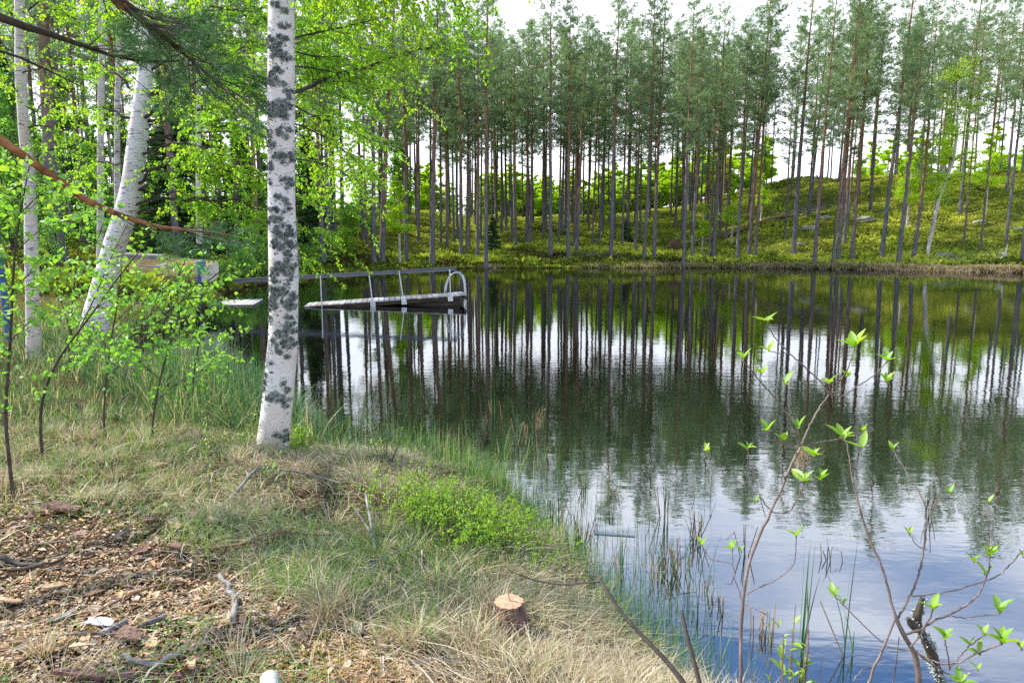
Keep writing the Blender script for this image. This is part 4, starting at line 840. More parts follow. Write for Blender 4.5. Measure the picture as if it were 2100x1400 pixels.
for lab, tr in (('long white dead branch crossing another at the right shore', [(2048, 535, 4), (2062, 520, 3.5), (2066, 502, 2.5)]), ('pale dead branch lying slanted under the crossing one at the right shore', [(2048, 517, 3), (2068, 526, 4), (2092, 537, 3)])):
    D = hit(2060, 533)[1]; pts, rad = px_line(tr, D); mb = MB(); mb.tube(pts, rad, 6); tag(mb.obj('dead_branch', M['birchbark'], smooth=True), lab, 'branch', 'crossed dead branches at the right shore')
# torn root plate, bank boulders
def rock(name, label, c, size, seed, mat='rock', cat='rock', group=None, sub=20):
    r_ = np.random.default_rng(seed); u = np.linspace(0, np.pi, sub); v = np.linspace(0, 2 * np.pi, sub * 2, endpoint=False); U, Vv = np.meshgrid(u, v, indexing='ij')
    d = np.stack([np.sin(U) * np.cos(Vv), np.sin(U) * np.sin(Vv), np.cos(U)], -1); k = r_.normal(size=(10, 3)) * 2.2; ph = r_.uniform(0, 6, 10)
    n_ = sum(np.sin(d @ k[i] * (1 + i * .35) + ph[i]) / (1 + i * .6) for i in range(10)); V = d * (1 + .13 * n_[..., None]) * np.array(size) / 2 + np.array(c)
    i = np.arange(sub - 1)[:, None] * sub * 2; j = np.arange(sub * 2)[None]; j2 = (j + 1) % (sub * 2)
    mb = MB(); mb.add(V.reshape(-1, 3), np.stack([i + j, i + sub * 2 + j, i + sub * 2 + j2, i + j2], -1).reshape(-1, 4)); return tag(mb.obj(name, M[mat], smooth=True), label, cat, group)
p = hit(1384, 512); rock('root_plate', 'dark upturned root plate of a fallen tree on the far bank', p + [0, 0, .35], (1.1, .5, 1.0), 3, 'root', 'root plate')
for i, (a, b, w_, lab) in enumerate([(1660, 470, 1.7, 'pale flat rock at the top of the mossy knoll'), (1640, 500, 1.2, 'grey rock on the left flank of the mossy knoll'), (1775, 450, 1.6, 'pale rock behind the knoll pines'), (1690, 448, 1.4, 'rock below the dead twigs on the knoll'), (1935, 525, 1.3, 'pale rock by the shore right of the leaning birch'), (2010, 455, 1.2, 'rock up on the right slope'), (2085, 470, 1.0, 'rock at the right picture edge on the slope'), (1390, 490, .9, 'rock beside the root plate'), (1500, 549, .8, 'dark low stone in the water at the far shore')]):
    p = hit(a, b); rock('rock', lab, p + [0, 0, -.05], (w_, w_ * .7, w_ * .38), 30 + i, 'rock' if i < 8 else 'root', 'rock', 'rocks on the far bank')

# bank undergrowth, one mass
def bank_cover():
    r_ = np.random.default_rng(90); n = 210000; y = r_.uniform(17, 96, n) ** 1.0; px = r_.uniform(-150, 2300, n); x = (px - 1050) / F * y
    d = sdf(x, y); k = (d > .1) & ((y > 40) | (x < -6)) & ~((y < 40) & (x < -6) & (r_.random(n) < .45)); x, y, d = x[k], y[k], d[k]
    hf = np.where(d < 2.5, 1.25, 1.0) ; z = H(x, y); n = len(x); pat = wob(x, y, .5); pat2 = wob(x + 30, y, .9)
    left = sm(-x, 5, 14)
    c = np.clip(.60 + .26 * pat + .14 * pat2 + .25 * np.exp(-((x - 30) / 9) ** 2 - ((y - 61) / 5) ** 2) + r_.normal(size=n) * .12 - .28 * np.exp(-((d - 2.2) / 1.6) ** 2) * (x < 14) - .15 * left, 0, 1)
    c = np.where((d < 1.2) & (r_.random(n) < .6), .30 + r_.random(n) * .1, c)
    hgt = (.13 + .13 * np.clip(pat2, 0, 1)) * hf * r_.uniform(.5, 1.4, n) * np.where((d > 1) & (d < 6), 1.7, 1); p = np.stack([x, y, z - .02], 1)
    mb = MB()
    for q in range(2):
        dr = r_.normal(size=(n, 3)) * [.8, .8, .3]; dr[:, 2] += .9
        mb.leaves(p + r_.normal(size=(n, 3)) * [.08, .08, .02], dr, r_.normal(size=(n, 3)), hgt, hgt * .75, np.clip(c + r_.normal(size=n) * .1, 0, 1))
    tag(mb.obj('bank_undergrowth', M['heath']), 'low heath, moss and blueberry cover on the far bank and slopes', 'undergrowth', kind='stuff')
    # straw fringe at the waterline
    n = 17000; t = r_.uniform(0, 1, n); i = r_.integers(27, 35, n); a = SH[i]; b = SH[i + 1]; p2 = a + (b - a) * t[:, None] + r_.normal(size=(n, 2)) * [0, .25] + [0, .35]
    keep = (wob(p2[:, 0], p2[:, 1], .55) + np.where(p2[:, 0] > 12, .6, -.15) + r_.normal(size=n) * .3) > 0; p2 = p2[keep]; n = len(p2); z = np.maximum(H(p2[:, 0], p2[:, 1]), -.02); mb = MB()
    mb.blades(np.column_stack([p2, z]), r_.uniform(.10, .34, n), r_.normal(size=(n, 2)) * .8, np.full(n, .03), r_.uniform(.0, .75, n), 2, rr=r_)
    tag(mb.obj('shore_straw', M['straw']), 'fringe of dry straw along the far waterline', 'dry grass', kind='stuff')
bank_cover()

# ------------------------------------------------------------------ pier
def ax3(x, z=(0, 0, 1)):
    x = unit(np.array(x, float)); z = np.array(z, float); y = unit(np.cross(z, x)); z = np.cross(x, y); return np.array([x, y, z])
def pier():
    r_ = np.random.default_rng(8)
    A = PZ(616, 628.5, .03); B = PZ(949, 605, .33); across = np.array([.02, 1, 0.0]); across = unit(across); wd = 1.25
    A2, B2 = A + across * wd, B + across * wd
    root = thing('floating_dock', 'long floating bathing dock of weathered grey boards with a handrail', 'dock', (A + B2) / 2)
    X = ax3(B - A); ln = np.linalg.norm(B - A); nb = 29; mb = MB()
    for i in range(nb):
        c = A + (B - A) * (i + .5) / nb + across * wd / 2; mb.box(c + X[2] * r_.normal() * .003, (ln / nb - .022, wd + .06 + r_.normal() * .008, .035), X, r=r_.random())
    mb.obj('deck', M['deck_wood'], root)
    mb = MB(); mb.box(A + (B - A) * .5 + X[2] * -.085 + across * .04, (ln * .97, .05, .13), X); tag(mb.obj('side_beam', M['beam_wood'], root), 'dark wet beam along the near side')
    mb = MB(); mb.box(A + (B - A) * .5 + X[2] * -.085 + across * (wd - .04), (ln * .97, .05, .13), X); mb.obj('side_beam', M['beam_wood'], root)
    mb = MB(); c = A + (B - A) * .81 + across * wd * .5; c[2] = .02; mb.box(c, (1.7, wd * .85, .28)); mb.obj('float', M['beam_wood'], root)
    mb = MB(); mb.box(B + across * wd / 2 + X[2] * -.09 - X[0] * .02, (.05, wd, .12), X); mb.obj('end_beam', M['beam_wood'], root)
    # handrail: one long beam from the shore to beyond the last post
    pr0, pr1 = PZ(478, 577, .80), PZ(935, 551.5, 1.20); pr0 = P(478, 577, 22.6); pr1 = P(936, 552, B[1] + .1); d = ax3(pr1 - pr0)
    mb = MB(); mb.box((pr0 + pr1) / 2, (np.linalg.norm(pr1 - pr0), .045, .105), d); mb.box((pr0 + pr1) / 2 + d[2] * .066, (np.linalg.norm(pr1 - pr0) * .999, .10, .025), d); mb.obj('handrail', M['rail_wood'], root)
    for (a0, b0, a1, b1, low) in ((657, 570, 659, 628, 0), (757, 568, 762, 624, 1), (818, 560, 826, 618, 1), (922, 556, 923, 612, 1)):
        t = (a1 - 616) / (949 - 616); f = A + (B - A) * t + [0, -.03, 0]; tp = P(a0, b0 - 3, f[1]); mb = MB(); mb.tube([f - [0, 0, .16], tp + [0, 0, .02]], .021, 10); po = mb.obj('post', M['metal'], root, True)
        if low: mb = MB(); mb.box(f + [0, -.012, -.085], (.17, .03, .17), X); mb.obj('bracket', M['metal'], po)
    t = (543 - 616) / (949 - 616); f = P(554, 600, 22.7); mb = MB(); mb.tube([[f[0], f[1], -.3], P(551, 577, 22.7)], .024, 10); mb.obj('post', M['metal'], root, True)
    # bathing ladder
    for dy in (.12, .62):
        c = [P(a, b, B[1]) + [0, dy, 0] for a, b in ((911, 599), (913, 584), (919, 569), (928, 560.5), (937, 558), (945, 563), (950, 573), (952, 590), (953, 608), (953.5, 622), (954, 640))]
        pts = np.array(c); pts[0, 2] -= .02; q, rr = resample(pts, np.full(len(pts), .021), 30); mb = MB(); mb.tube(q, rr, 10); lr_ = mb.obj('ladder_rail', M['metal'], root, True)
    for zz in (.12, -.12):
        c = P(953.4, 618, B[1]); mb = MB(); mb.tube([[c[0], c[1] + .12, zz], [c[0], c[1] + .62, zz]], .018, 8); mb.obj('rung', M['metal'], lr_, True)
    # second, half-sunken stage
    C0, C1, C2, C3 = PZ(430, 625, .045), PZ(520, 624.5, .045), PZ(541, 613, .055), PZ(466, 615, .055)
    r2 = thing('gangway', 'low whitish slatted gangway left of the main birch, almost level with the water', 'gangway', C0)
    mb = MB(); n = 13; f = lambda u, v: (C0 * (1 - u) + C1 * u) * (1 - v) + (C3 * (1 - u) + C2 * u) * v
    for i in range(n):
        u0, u1 = (i + .10) / n, (i + .74) / n; q = [f(u0, 0), f(u1, 0), f(u1, 1), f(u0, 1)]; q = np.array(q); lo = q - [0, 0, .03]
        mb.add(np.vstack([lo, q]), [(0, 3, 2, 1), (4, 5, 6, 7), (0, 1, 5, 4), (1, 2, 6, 5), (2, 3, 7, 6), (3, 0, 4, 7)], r=.55 + .4 * r_.random())
    mb.obj('deck', M['deck_wood'], r2)
    for v in (.12, .88):
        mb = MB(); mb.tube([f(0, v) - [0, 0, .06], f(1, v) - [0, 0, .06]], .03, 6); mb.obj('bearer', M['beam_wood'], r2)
pier()

# ------------------------------------------------------------------ boat, posts
def boat():
    s0, b0 = hit(432, 604), hit(236, 602); s0[1] = b0[1] = (s0[1] + b0[1]) / 2; s0[0] = P(432, 590, s0[1])[0]; b0[0] = P(205, 590, s0[1])[0]
    gz = max(float(H(s0[0], s0[1])), float(H(b0[0], b0[1])) - .1)
    root = thing('rowing_boat', 'tan wooden rowing boat pulled up on the shore with a grey plank across it', 'boat', (s0 + b0) / 2)
    stern = np.array([s0[0], s0[1], gz + .0]); bow = np.array([b0[0], b0[1] + .5, gz + .16]); X = unit(bow - stern); Y = unit(np.cross([0, 0, 1], X)); Z = np.cross(X, Y); tl_ = R(-9)
    Y, Z = Y * math.cos(tl_) + Z * math.sin(tl_), Z * math.cos(tl_) - Y * math.sin(tl_); L_ = np.linalg.norm(bow - stern)
    n = 24; m = 15
    def sec(t, s):
        wv = .66 * (1 - max(0, (t - .4) / .6) ** 2.4 * .97) * (.84 + .16 * min(1, t / .3)); sheer = .52 + .34 * max(0, t - .4) ** 1.5 * 1.6 + .03 * (1 - t)
        a = abs(s); yy = wv * (1 - (1 - a) ** 2.6) ** .8 * np.sign(s); zz = sheer * (a ** 2.4) + .3 * max(0, (t - .82) / .18) ** 2 * (1 - a)
        return stern + X * (t * L_) + Y * yy + Z * zz
    V = np.array([[sec(t, s) for s in np.linspace(-1, 1, m)] for t in np.linspace(0, 1, n)]); mb = MB()
    i = np.arange(n - 1)[:, None] * m; j = np.arange(m - 1)[None]; q = np.stack([i + j, i + j + 1, i + m + j + 1, i + m + j], -1).reshape(-1, 4); mb.add(V.reshape(-1, 3), q)
    Vi = V + (np.array([stern + X * (t * L_) for t in np.linspace(0, 1, n)])[:, None] - V) * .04 + Z * .02; mb.add(Vi.reshape(-1, 3), q[:, ::-1])
    hull = mb.obj('hull', M['boat'], root, True)
    for e_ in (0, m - 1):
        mb = MB(); mb.tube(V[:, e_] + Z * .01, .026, 6); mb.obj('gunwale', M['boat_seat'], hull)
    for e_ in (2, m - 3):
        mb = MB(); mb.tube(V[:, e_] + (V[:, e_] - V[:, m // 2]) * .012, .011, 5); mb.obj('strake', M['beam_wood'], hull)
    mb = MB(); tv = V[0]; c = tv.mean(0); mb.add(np.vstack([tv, c[None]]) - X * .01, t=[(k, k + 1, m) for k in range(m - 1)] + [(m - 1, 0, m)]); tag(mb.obj('transom', M['plank'], root), 'whitish stern board')
    for t in (.2, .5):
        mb = MB(); c = stern + X * t * L_ + Z * .40; mb.box(c, (.24, 1.12, .03), np.array([X, Y, Z])); mb.obj('seat', M['boat_seat'], root)
    c = stern + X * L_ * .62 + Z * .72; mb = MB(); mb.box(c, (1.35, .26, .14), np.array([X, Y, Z])); tag(mb.obj('plank', M['boat_seat'], root), 'grey plank lying across the gunwales')
boat()
b = hit(407, 628); root = thing('post', 'teal capped mooring post standing at the waterline by the boat', 'post', b)
D = b[1]; mb = MB(); mb.tube([[b[0], D, -.2], P(409, 553, D)], .058, 14); mb.obj('pole', M['blue_paint'], root, True)
mb = MB(); t0, t1 = P(412, 556, D), P(412, 538, D); mb.tube([t0, t0 * .02 + t1 * .98], .14, 20); drum = mb.obj('drum', M['teal'], root)
mb = MB(); mb.tube([t1, t1 + [0, 0, .035], t1 + [0, 0, .07]], [.155, .15, .05], 20); mb.obj('lid', M['teal'], drum)
b = onz(-6.05 * 1.33, 10.7); root = thing('painted_post', 'green and blue painted pole at the left picture edge', 'post', b)
D = 10.7; b[0] = P(2, 545, D)[0]; mb = MB(); mb.tube([[b[0], D, b[2] - .1], P(2, 545, D)], .048, 14); mb.obj('pole', M['blue_paint'], root, True)
mb = MB(); mb.tube([P(2, 545, D), P(2, 545, D) * [1, 1, 0] + [0, 0, P(2, 300, D)[2]]], .046, 14); mb.obj('pole', M['green_paint'], root, True)

STUMP = hit(1052, 1297)
# ------------------------------------------------------------------ near shore: grass, straw, litter
def scatter(n, xr, yr, r_, cond=None, zlo=.02, land=True):
    px = r_.uniform(*xr, n); py = r_.uniform(*yr, n)
    a = (px - F * .75) / F; b = (700 - py) / F; dy = cP + b * sP; dz = -sP + b * cP; t = (.45 - HC) / dz
    x, y = a * t, dy * t
    z = H(x, y); p = np.stack([x, y, z], 1); qx, qy = project(p); k = (z > zlo) if land else (z < zlo)
    k &= ~((np.abs(x - STUMP[0]) < .085) & (y > STUMP[1] - .20) & (y < STUMP[1] + .09) & (r_.random(n) < .93))
    if cond is not None: k &= cond(qx, qy, p)
    return p[k], qx[k], qy[k]
def litter_w(qx, qy):                    # 1 on the bare wood-chip ground, 0 in the grass
    line = np.interp(qx, [-600, 0, 250, 450, 700, 900, 1050, 1300], [980, 1010, 1060, 1150, 1260, 1330, 1400, 1560])
    return sm(qy - line, -45, 55)
def near_cover():
    r_ = np.random.default_rng(101)
    # wood chips and bark litter
    p, qx, qy = scatter(125000, (-500, 1700), (990, 1600), r_, lambda a, b, p: (litter_w(a, b) + .16 > r_.random(len(a))))
    n = len(p); mb = MB(); d = r_.normal(size=(n, 3)) * [1, 1, .11]; sz = r_.lognormal(-4.4, .55, n); c = r_.random(n)
    p[:, 2] += r_.uniform(0, .012, n); mb.leaves(p - unit(np.array([1., 0, 0])) * 0, d, r_.normal(size=(n, 3)) * [.35, .35, .15] + [0, 0, 1], sz * 1.5, sz * r_.uniform(.35, .9, n), c, .18)
    tag(mb.obj('wood_chip_litter', M['litter']), 'layer of small wood chips, bark crumbs and dead leaves', 'litter', kind='stuff')
    p, qx, qy = scatter(15000, (380, 900), (1320, 1560), r_, lambda a, b, p: (np.exp(-((a - 640) / 170) ** 2 - ((b - 1405) / 55) ** 2) > r_.random(len(a)) * .9))
    n = len(p); mb = MB(); p[:, 2] += r_.uniform(.004, .018, n); mb.leaves(p, r_.normal(size=(n, 3)) * [1, 1, .2], r_.normal(size=(n, 3)) * .4 + [0, 0, 1], r_.uniform(.008, .024, n), r_.uniform(.003, .008, n), r_.random(n), .1)
    tag(mb.obj('sawdust', M['sawdust']), 'patch of orange sawdust and fine shavings', 'sawdust', kind='stuff')
    # dead straw, mostly lying
    def sw(a, b, p):
        wgt = .46 * (1 - litter_w(a, b)) + .85 * np.exp(-((b - 955) / 40) ** 2 - ((a - 620) / 230) ** 2) + .9 * np.exp(-((a - 1150) / 260) ** 2 - ((b - 1330) / 130) ** 2) + .35 * sm(a, 850, 1050) + .05
        wgt = wgt * (.55 + .45 * np.clip(wob(p[:, 0], p[:, 1], 3.0) + .6, 0, 1.4))
        return wgt > r_.random(len(a))
    p, qx, qy = scatter(120000, (-500, 1800), (830, 1600), r_, sw)
    n = len(p); ang = r_.uniform(0, 6.28, n) * .6 + 2.2 * np.sin(p[:, 0] * 2.7 + 1.1 * p[:, 1]); lm = r_.uniform(.8, 2.8, n); h = r_.uniform(.04, .15, n); lean = np.stack([np.cos(ang), np.sin(ang)], 1) * lm[:, None]
    p[:, 2] += r_.uniform(-.01, .03, n); mb = MB(); mb.blades(p, h, lean, r_.lognormal(-5.52, .38, n), np.clip(r_.normal(.55, .25, n), 0, 1), 3, 1.5, r_)
    tag(mb.obj('dry_grass', M['straw']), 'matted pale dry grass on the near bank', 'dry grass', kind='stuff')
    p, qx, qy = scatter(900, (-300, 1500), (880, 1500), r_, lambda a, b, p: ((1 - litter_w(a, b)) * .8 + .06) * (.35 + .65 * (wob(p[:, 0] - 4, p[:, 1], 2.2) > -.2)) > r_.random(len(a)))
    C = []; Hh = []; Ln = []; Cl = []
    for c in p[:420]:
        m = r_.integers(30, 90); an = r_.uniform(0, 6.28, m); ra = r_.random(m) ** .5 * r_.uniform(.03, .09); C.append(c + np.stack([np.cos(an) * ra, np.sin(an) * ra, np.full(m, -.01)], 1)); hh_ = r_.uniform(.09, .22); Hh.append(hh_ * r_.uniform(.5, 1.1, m)); Ln.append(np.stack([np.cos(an), np.sin(an)], 1) * (.3 + 12 * ra[:, None]) * r_.uniform(.5, 1.3, (m, 1))); Cl.append(np.clip(r_.normal(r_.uniform(.4, .8), .2, m), 0, 1))
    mb = MB(); C = np.vstack(C); mb.blades(C, np.concatenate(Hh), np.vstack(Ln), r_.uniform(.0026, .005, len(C)), np.concatenate(Cl), 4, 1.5, r_); tag(mb.obj('grass_tussocks', M['straw']), 'arching tussocks of last year grass on the near bank', 'dry grass', kind='stuff')
    # green grass
    def gw(a, b, p):
        patch = np.clip(wob(p[:, 0] + 3, p[:, 1], 2.6) + .35, 0, 1.3)
        wgt = (.9 * (1 - litter_w(a, b)) * (1 + .5 * sm(-b, -1100, -900) * (a < 520)) + .04) * (.35 + 1.2 * patch) * np.where((a > 900) & (b > 1180), .45, 1) * np.where(np.exp(-((b - 955) / 34) ** 2 - ((a - 640) / 230) ** 2) > .5, .35, 1) + .5 * np.exp(-((b - np.interp(a, [600, 1000, 1240, 1420], [935, 1010, 1200, 1400])) / 26) ** 2) * (a > 620)
        return wgt > r_.random(len(a))
    p, qx, qy = scatter(98000, (-500, 1800), (800, 1600), r_, gw)
    n = len(p); h = r_.uniform(.05, .17, n) * np.where(r_.random(n) < .12, 1.7, 1); ang = r_.uniform(0, 6.28, n); mb = MB()
    mb.blades(p - [0, 0, .01], h, np.stack([np.cos(ang), np.sin(ang)], 1) * r_.uniform(.1, .9, n)[:, None], r_.uniform(.0022, .005, n), np.clip(r_.normal(.45, .28, n), 0, 1), 3, 1, r_)
    tag(mb.obj('green_grass', M['grass']), 'fresh green grass between the dry straw', 'grass', kind='stuff')
    # left and middle distance grass on the near shore up to the boat
    n = 46000; y = r_.uniform(6.0, 24, n); px = r_.uniform(-300, 640, n); x = (px - 1050) / F * y; d = sdf(x, y); k = d > .05; x, y, d = x[k], y[k], d[k]; k = r_.random(len(x)) < np.where(y < 13, .8, .4); x, y, d = x[k], y[k], d[k]
    n = len(x); p = np.stack([x, y, H(x, y) - .02], 1); ang = r_.uniform(0, 6.28, n); h = r_.uniform(.10, .34, n) * np.where(d < 1.4, 1.5, .75) * np.where(y > 13, .6, 1); mb = MB()
    mb.blades(p, h, np.stack([np.cos(ang), np.sin(ang)], 1) * r_.uniform(.1, .8, n)[:, None], r_.uniform(.006, .012, n) * np.where(y > 13, 1.8, 1), np.clip(r_.normal(.45, .34, n), 0, 1), 3, 1, r_)
    tag(mb.obj('shore_grass', M['shore_grass']), 'taller mixed grass along the left shore', 'grass', kind='stuff')
    # reeds at the left waterline
    n = 12500; t = r_.random(n); seg = np.array([(655, 935), (600, 893), (500, 862), (380, 830), (255, 795), (232, 745), (300, 698), (375, 662), (425, 632)], float); cl = np.cumsum([0, 1.2, 2.6, 3, 2.4, 1.4, .8, .6, .5]); u = t * cl[-1]
    sx, sy = np.interp(u, cl, seg[:, 0]), np.interp(u, cl, seg[:, 1]); px = sx + r_.normal(size=n) * 16; a = np.stack([PZ(q, w_, 0) for q, w_ in zip(px, sy)]); off = r_.normal(size=(n, 2)) * [.22, .38]; a[:, :2] += off
    z = H(a[:, 0], a[:, 1]); a[:, 2] = np.maximum(z, -.25) - .02; ang = r_.uniform(0, 6.28, n); D = a[:, 1]; stem = r_.random(n)
    ten = np.clip(1.15 - np.abs(a[:, 0] + 3.6) / 3.2, .35, 1.1)
    h = r_.uniform(.30, .85, n) * ten * np.where(stem > .78, .62, 1); mb = MB()
    mb.blades(a, h, np.stack([np.cos(ang), np.sin(ang)], 1) * (r_.random(n) ** 2 * .8)[:, None], r_.uniform(.005, .010, n), stem, 4, 1, r_)
    tag(mb.obj('reed_bed', M['reed']), 'reeds and sedge, green with broken straw coloured stalks, at the left waterline', 'reeds', kind='stuff')
    # thin sedge along the right bank edge
    n = 6800; u = r_.random(n) ** .75; sx = np.interp(u, [0, .25, .5, .75, 1], [640, 900, 1080, 1260, 1440]); sy = np.interp(u, [0, .25, .5, .75, 1], [935, 975, 1055, 1215, 1400])
    a = np.stack([PZ(q, w_, 0) for q, w_ in zip(sx + r_.normal(size=n) * 12, sy)]); a[:, :2] += r_.normal(size=(n, 2)) * [.13, .15]; z = H(a[:, 0], a[:, 1]); a[:, 2] = np.maximum(z, -.2) - .01; ang = r_.uniform(0, 6.28, n); mb = MB()
    mb.blades(a, r_.uniform(.10, .40, n), np.stack([np.cos(ang), np.sin(ang)], 1) * (r_.random(n) ** 2 * .9)[:, None], r_.uniform(.0026, .0052, n), np.where(r_.random(n) < .8, r_.random(n) * .7, .9), 4, 1, r_)
    tag(mb.obj('sedge', M['sedge']), 'thin green sedge along the edge of the near bank', 'sedge', kind='stuff')
    # low leafy dwarf shrubs, fresh green
    r2 = np.random.default_rng(5); lf, tw = MB(), MB()
    p, qx, qy = scatter(9000, (740, 1210), (975, 1210), r2, lambda a, b, p: np.exp(-((a - (985 + (b - 1080) * .9)) / 135) ** 2 - ((b - 1075) / 75) ** 2) * (wob(p[:, 0], p[:, 1], 5.5) > .0) > r2.random(len(a)))
    for c in p[:560]:
        q = np.array([c - [0, 0, .02], c + [r2.normal() * .02, r2.normal() * .02, .07], c + [r2.normal() * .05, r2.normal() * .05, r2.uniform(.08, .24)]]); tw.tube(q, [.002, .0015, .001], 3, cap=False)
        m = 13; u = r2.uniform(.35, 1.02, m)[:, None]; b = q[0] * (1 - u) ** 2 + 2 * q[1] * u * (1 - u) + q[2] * u * u; d = r2.normal(size=(m, 3)) * [1, 1, .3]; d[:, 2] += .9
        lf.leaves(b, d, r2.normal(size=(m, 3)), r2.uniform(.016, .030, m), r2.uniform(.007, .012, m), .35 + .65 * r2.random(m))
    tag(tw.obj('dwarf_shrub_stems', M['dark_twig']), 'thin stems of the low bog shrubs on the bank', 'shrub stems', kind='stuff'); tag(lf.obj('dwarf_shrub_leaves', M['shrub_leaf']), 'low bog shrubs with bright upright leaves on the bank edge', 'dwarf shrubs', kind='stuff')
    # olive moss / needle sprigs and small dark green leaves on the ground
    def mw(a, b, p): return (np.exp(-((a - 690) / 210) ** 2 - ((b - 1150) / 75) ** 2) * .9 + .10) * (wob(p[:, 0], p[:, 1], 4) > -.1) > r_.random(len(a))
    p, qx, qy = scatter(3600, (-200, 1250), (960, 1420), r_, mw); C = p + [0, 0, .01]; mb = MB(); A, B, W, Cc = [], [], [], []
    for c in C[:1300]:
        m = 26; d = r_.normal(size=(m, 3)) * [1, 1, .5] + [r_.normal() * .8, r_.normal() * .8, .7]; d /= np.linalg.norm(d, axis=1, keepdims=True); A.append(np.repeat(c[None], m, 0)); B.append(c + d * r_.uniform(.02, .05, (m, 1))); W.append(np.full(m, .0022)); Cc.append(np.clip(r_.normal(.5 + .3 * r_.normal(), .2, m), 0, 1))
    mb.strips(np.vstack(A), np.vstack(B), np.concatenate(W), np.concatenate(Cc)); tag(mb.obj('needle_sprigs', M['moss']), 'olive and rusty pine needle sprigs lying in the grass', 'needle sprigs', kind='stuff')
    def lw(a, b, p): return (wob(p[:, 0] + 7, p[:, 1] + 2, 5) > .25) & (r_.random(len(a)) < .8)
    p, qx, qy = scatter(15000, (-300, 1000), (930, 1480), r_, lw); n = len(p); mb = MB(); d = r_.normal(size=(n, 3)) * [1, 1, .4] + [0, 0, .3]
    mb.leaves(p + np.stack([np.zeros(n), np.zeros(n), r_.uniform(.005, .045, n)], 1), d, r_.normal(size=(n, 3)) * .5 + [0, 0, 1], r_.uniform(.010, .020, n), r_.uniform(.007, .013, n), r_.random(n) * .6, .2)
    tag(mb.obj('lingonberry_leaves', M['sapling_leaf']), 'small glossy lingonberry leaves dotted over the ground', 'ground cover', kind='stuff')
near_cover()

# fine dead twigs in the grass
def twigs():
    r_ = np.random.default_rng(13); mb = MB()
    p, qx, qy = scatter(420, (-200, 1250), (930, 1500), r_, lambda a, b, p: (.25 + .75 * np.exp(-((a - 750) / 300) ** 2 - ((b - 1150) / 120) ** 2)) > r_.random(len(a)))
    for c in p:
        a = r_.uniform(-.9, .9); l = r_.uniform(.08, .45); n = 6; t = np.linspace(0, 1, n)[:, None]; d = np.array([np.cos(a), np.sin(a) * .8, 0]); q = c + d * l * (t - .5) + r_.normal(size=(n, 3)) * .012; q[:, 2] = H(q[:, 0], q[:, 1]) + r_.uniform(.01, .05) + r_.normal(size=n) * .006
        mb.tube(q, np.linspace(r_.uniform(.0018, .004), .001, n), 4, r=r_.random(), cap=False)
    tag(mb.obj('dead_twigs', M['dead_wood']), 'scattered thin dead twigs tangled in the grass', 'twigs', kind='stuff')
twigs()
def scattered_reeds():
    r_ = np.random.default_rng(66); n = 520; u = r_.random(n); sx = np.interp(u, [0, .3, .6, 1], [660, 900, 1110, 1420]); sy = np.interp(u, [0, .3, .6, 1], [900, 930, 1040, 1290])
    a = np.stack([PZ(q, w_, 0) for q, w_ in zip(sx + np.abs(r_.normal(size=n)) * 75, sy - np.abs(r_.normal(size=n)) * 26)]); c = a[r_.integers(0, 60, n)]; a[:, :2] = np.where(r_.random((n, 1)) < .7, c[:, :2] + r_.normal(size=(n, 2)) * .07, a[:, :2]); a = a[sdf(a[:, 0], a[:, 1]) < -.05]; n = len(a); a[:, 2] = -.1
    ang = r_.uniform(0, 6.28, n); mb = MB(); mb.blades(a, r_.uniform(.16, .55, n), np.stack([np.cos(ang), np.sin(ang)], 1) * (r_.random(n) ** 2 * .6)[:, None], r_.uniform(.003, .006, n), r_.random(n), 4, 1, r_)
    tag(mb.obj('scattered_reeds', M['sedge']), 'thin loose reeds standing in the shallow water along the bank', 'reeds', kind='stuff')
scattered_reeds()

# ------------------------------------------------------------------ single pieces on the ground
G1 = 'sticks on the near ground'
stick('fallen_branch', 'dark forked branch with grey lichen lying at the left edge', 'branch', [(2, 1153, 12), (35, 1165, 10), (60, 1172, 10), (100, 1168, 8), (135, 1152, 5)], 0, ground=True, group=G1, rough=.003, side=([(20, 1182, 9), (60, 1175, 9), (90, 1166, 7)],), mat='dark_twig')
stick('fallen_branch', 'long thin brown stick slanting across the litter below the grass', 'branch', [(205, 1258, 4), (280, 1222, 5), (330, 1208, 6), (370, 1203, 5)], 0, ground=True, group=G1, mat='brown_stick')
stick('fallen_branch', 'stubby grey lichen covered branch hanging down toward a chopped end', 'branch', [(450, 1190, 10), (468, 1210, 11), (482, 1240, 12), (484, 1262, 12), (478, 1285, 14)], 0, ground=True, group=G1, rough=.005)
stick('fallen_branch', 'short grey branch piece beside the white bark scrap', 'branch', [(205, 1312, 13), (230, 1302, 12), (264, 1284, 11)], 0, ground=True, group=G1, rough=.003)
stick('fallen_branch', 'knobbly short grey branch right of the white bark scrap', 'branch', [(292, 1295, 10), (315, 1287, 13), (340, 1276, 13)], 0, ground=True, group=G1, rough=.005)
stick('fallen_branch', 'crooked dark branch with lichen at the bottom left', 'branch', [(252, 1358, 13), (285, 1368, 12), (320, 1378, 14), (345, 1368, 15), (372, 1350, 11)], 0, ground=True, group=G1, rough=.006, mat='dead_wood')
stick('fallen_branch', 'long brown branch with a bend lying across the middle of the bank', 'branch', [(405, 1144, 6, .02), (500, 1139, 7, .03), (545, 1130, 8, .05), (577, 1113, 8, .06), (600, 1122, 7, .05), (640, 1121, 6, .04), (690, 1112, 4, .03)], 0, ground=True, group=G1, mat='brown_stick', side=([(520, 1138, 5, .03), (530, 1165, 5, .02), (545, 1195, 4, .02), (552, 1215, 3)], [(577, 1114, 4, .06), (572, 1107, 3, .07)], [(580, 1118, 4, .04), (572, 1170, 4, .02), (570, 1188, 4, .01)]))
